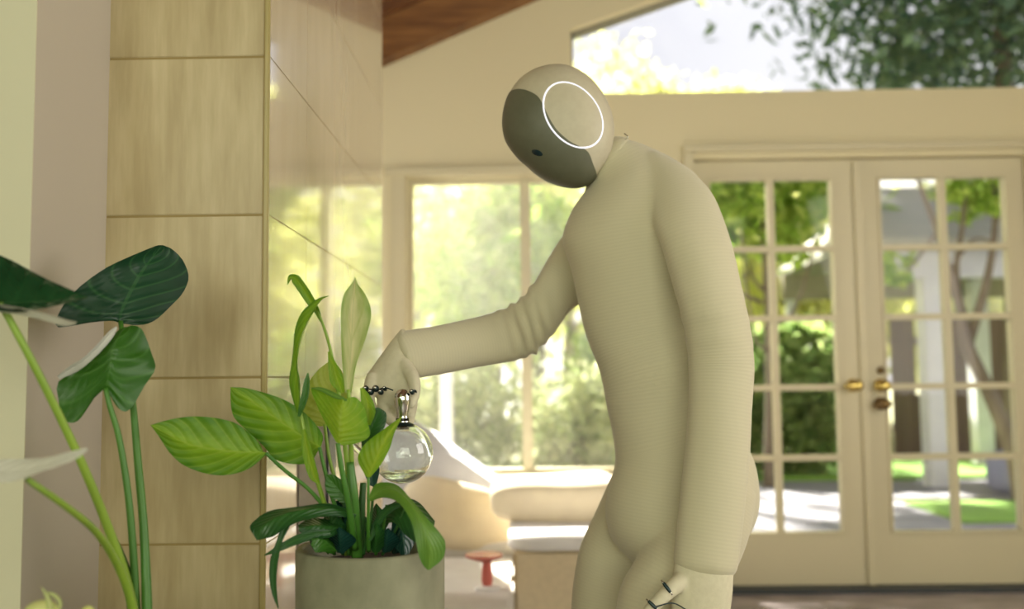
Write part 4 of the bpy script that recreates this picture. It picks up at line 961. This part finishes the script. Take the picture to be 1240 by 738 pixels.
# pavilion with pale posts
M_post = mat('post_paint', (0.62, 0.62, 0.66, 1), .6, noise=((5, 5, 5), (.55, .55, .6, 1), 3))
M_shin = mat('roof_shingle', (0.30, 0.30, 0.26, 1), .8, noise=((6, 6, 6), (.38, .36, .32, 1), 4))
pv = thing('garden_pavilion', 'open garden pavilion with pale posts behind the right french door', 'pavilion', (4.7, 9.5, -.03))
for (px, w, Y) in ((1131, 27, 8.6), (1186, 20, 10.4), (960, 10, 10.6), (1262, 22, 8.8)):
    c = at(px, 450, Y); hw = w/2/F*Y
    box('post', c.x-hw, c.x+hw, Y-hw, Y+hw, -.03, 2.0, M_post, pv, .01)
z1 = at(1100, 337, 8.5).z; z2 = at(1100, 300, 8.5).z
xa, xb = at(1055, 300, 8.5).x, 7.4
box('front_beam', xa, xb, 8.48, 8.62, z1, z2, M_post, pv)
box('rear_beam', at(945, 320, 10.6).x, xb, 10.5, 10.65, z1-.02, z2-.02, mat('beam_brown', (.26, .23, .17, 1), .7, noise=((4, 4, 20), (.32, .28, .21, 1), 4)), pv)
zr = at(1100, 232, 9.5).z
bm = bmesh.new()
vs = [bm.verts.new(p) for p in ((xa-.2, 8.3, z2), (xb, 8.3, z2), (xb, 9.6, zr), (xa+.35, 9.6, zr), (at(940,300,10.9).x, 10.9, z2), (xb, 10.9, z2))]
bm.faces.new((vs[0], vs[1], vs[2], vs[3])); bm.faces.new((vs[3], vs[2], vs[5], vs[4])); bm.faces.new((vs[0], vs[3], vs[4]))
ret = bmesh.ops.extrude_face_region(bm, geom=bm.faces[:]); bmesh.ops.translate(bm, verts=[e for e in ret['geom'] if isinstance(e, bmesh.types.BMVert)], vec=(0, 0, .06))
bm_obj('roof', bm, M_shin, pv)
# brown board fence
fn = thing('board_fence', 'dark brown board fence behind the pavilion posts', 'fence', (5.8, 11.6, -.03))
M_fen = mat('fence_brown', (0.115, 0.075, 0.055, 1), .8, noise=((6, 6, 1), (.16, .105, .08, 1), 5))
fz = at(1150, 383, 11.6).z; x = at(1079, 450, 11.6).x; first = True
gap = at(1104, 450, 11.6).x
while x < 8.4:
    if gap-.07 < x < gap+.06:      # a short split in this board lets the light through
        box('board', x, x+.125, 11.58, 11.61, -.03, at(1104, 478, 11.6).z, M_fen, fn)
        box('board', x, x+.03, 11.58, 11.61, at(1104, 478, 11.6).z, fz, M_fen, fn); box('board', x+.09, x+.125, 11.58, 11.61, at(1104, 478, 11.6).z, fz, M_fen, fn)
    else:
        box('board', x, x+.125, 11.58, 11.61, -.03, fz+random.uniform(-.015, .015), M_fen, fn)
    x += .131
box('rail', at(1079, 450, 11.6).x, 8.4, 11.61, 11.65, .3, .4, M_fen, fn); box('rail', at(1079, 450, 11.6).x, 8.4, 11.61, 11.65, fz-.35, fz-.25, M_fen, fn)
# pale post outside the window
c = at(541, 520, 6.6)
pp = tag(box('garden_post', c.x-.045, c.x+.045, 6.55, 6.65, -.03, at(541, 440, 6.6).z, M_post, bevel=.008), 'pale garden post outside the window below the forearm', 'post')
# covered item on the patio
ch = at(1226, 568, 8.0)
tag(soft('covered_chair', (ch.x, 8.0, .17), (.17, .2, .18), mat('cover_blue', (.16, .17, .30, 1), .8, noise=((5, 5, 5), (.2, .2, .34, 1), 3)), e=.6), 'blue-grey covered garden chair at the right edge of the door', 'chair')

# scattering volumes added to imitate lens glare over the garden
M_glare = bpy.data.materials.new('glare_haze'); M_glare.use_nodes = True; t = M_glare.node_tree; t.nodes.clear()
o_ = t.nodes.new('ShaderNodeOutputMaterial'); v_ = t.nodes.new('ShaderNodeVolumeScatter')
v_.inputs['Color'].default_value = (1, .985, .74, 1); v_.inputs['Density'].default_value = .042; v_.inputs['Anisotropy'].default_value = .5
t.links.new(v_.outputs[0], o_.inputs['Volume'])
M_glare2 = M_glare.copy(); [n for n in M_glare2.node_tree.nodes if n.type == 'VOLUME_SCATTER'][0].inputs['Density'].default_value = .034
hz = box('glare_haze', -14, 1.35, 5.3, 30, -.02, 5.2, M_glare); hz['kind'] = 'stuff'; hz['label'] = 'haze volume added as lens glare before the wide window'
hz = box('glare_haze', 1.36, 16, 12.3, 20, -.02, 4.5, M_glare2); hz['kind'] = 'stuff'; hz['label'] = 'thinner haze volume added as glare behind the brown fence'
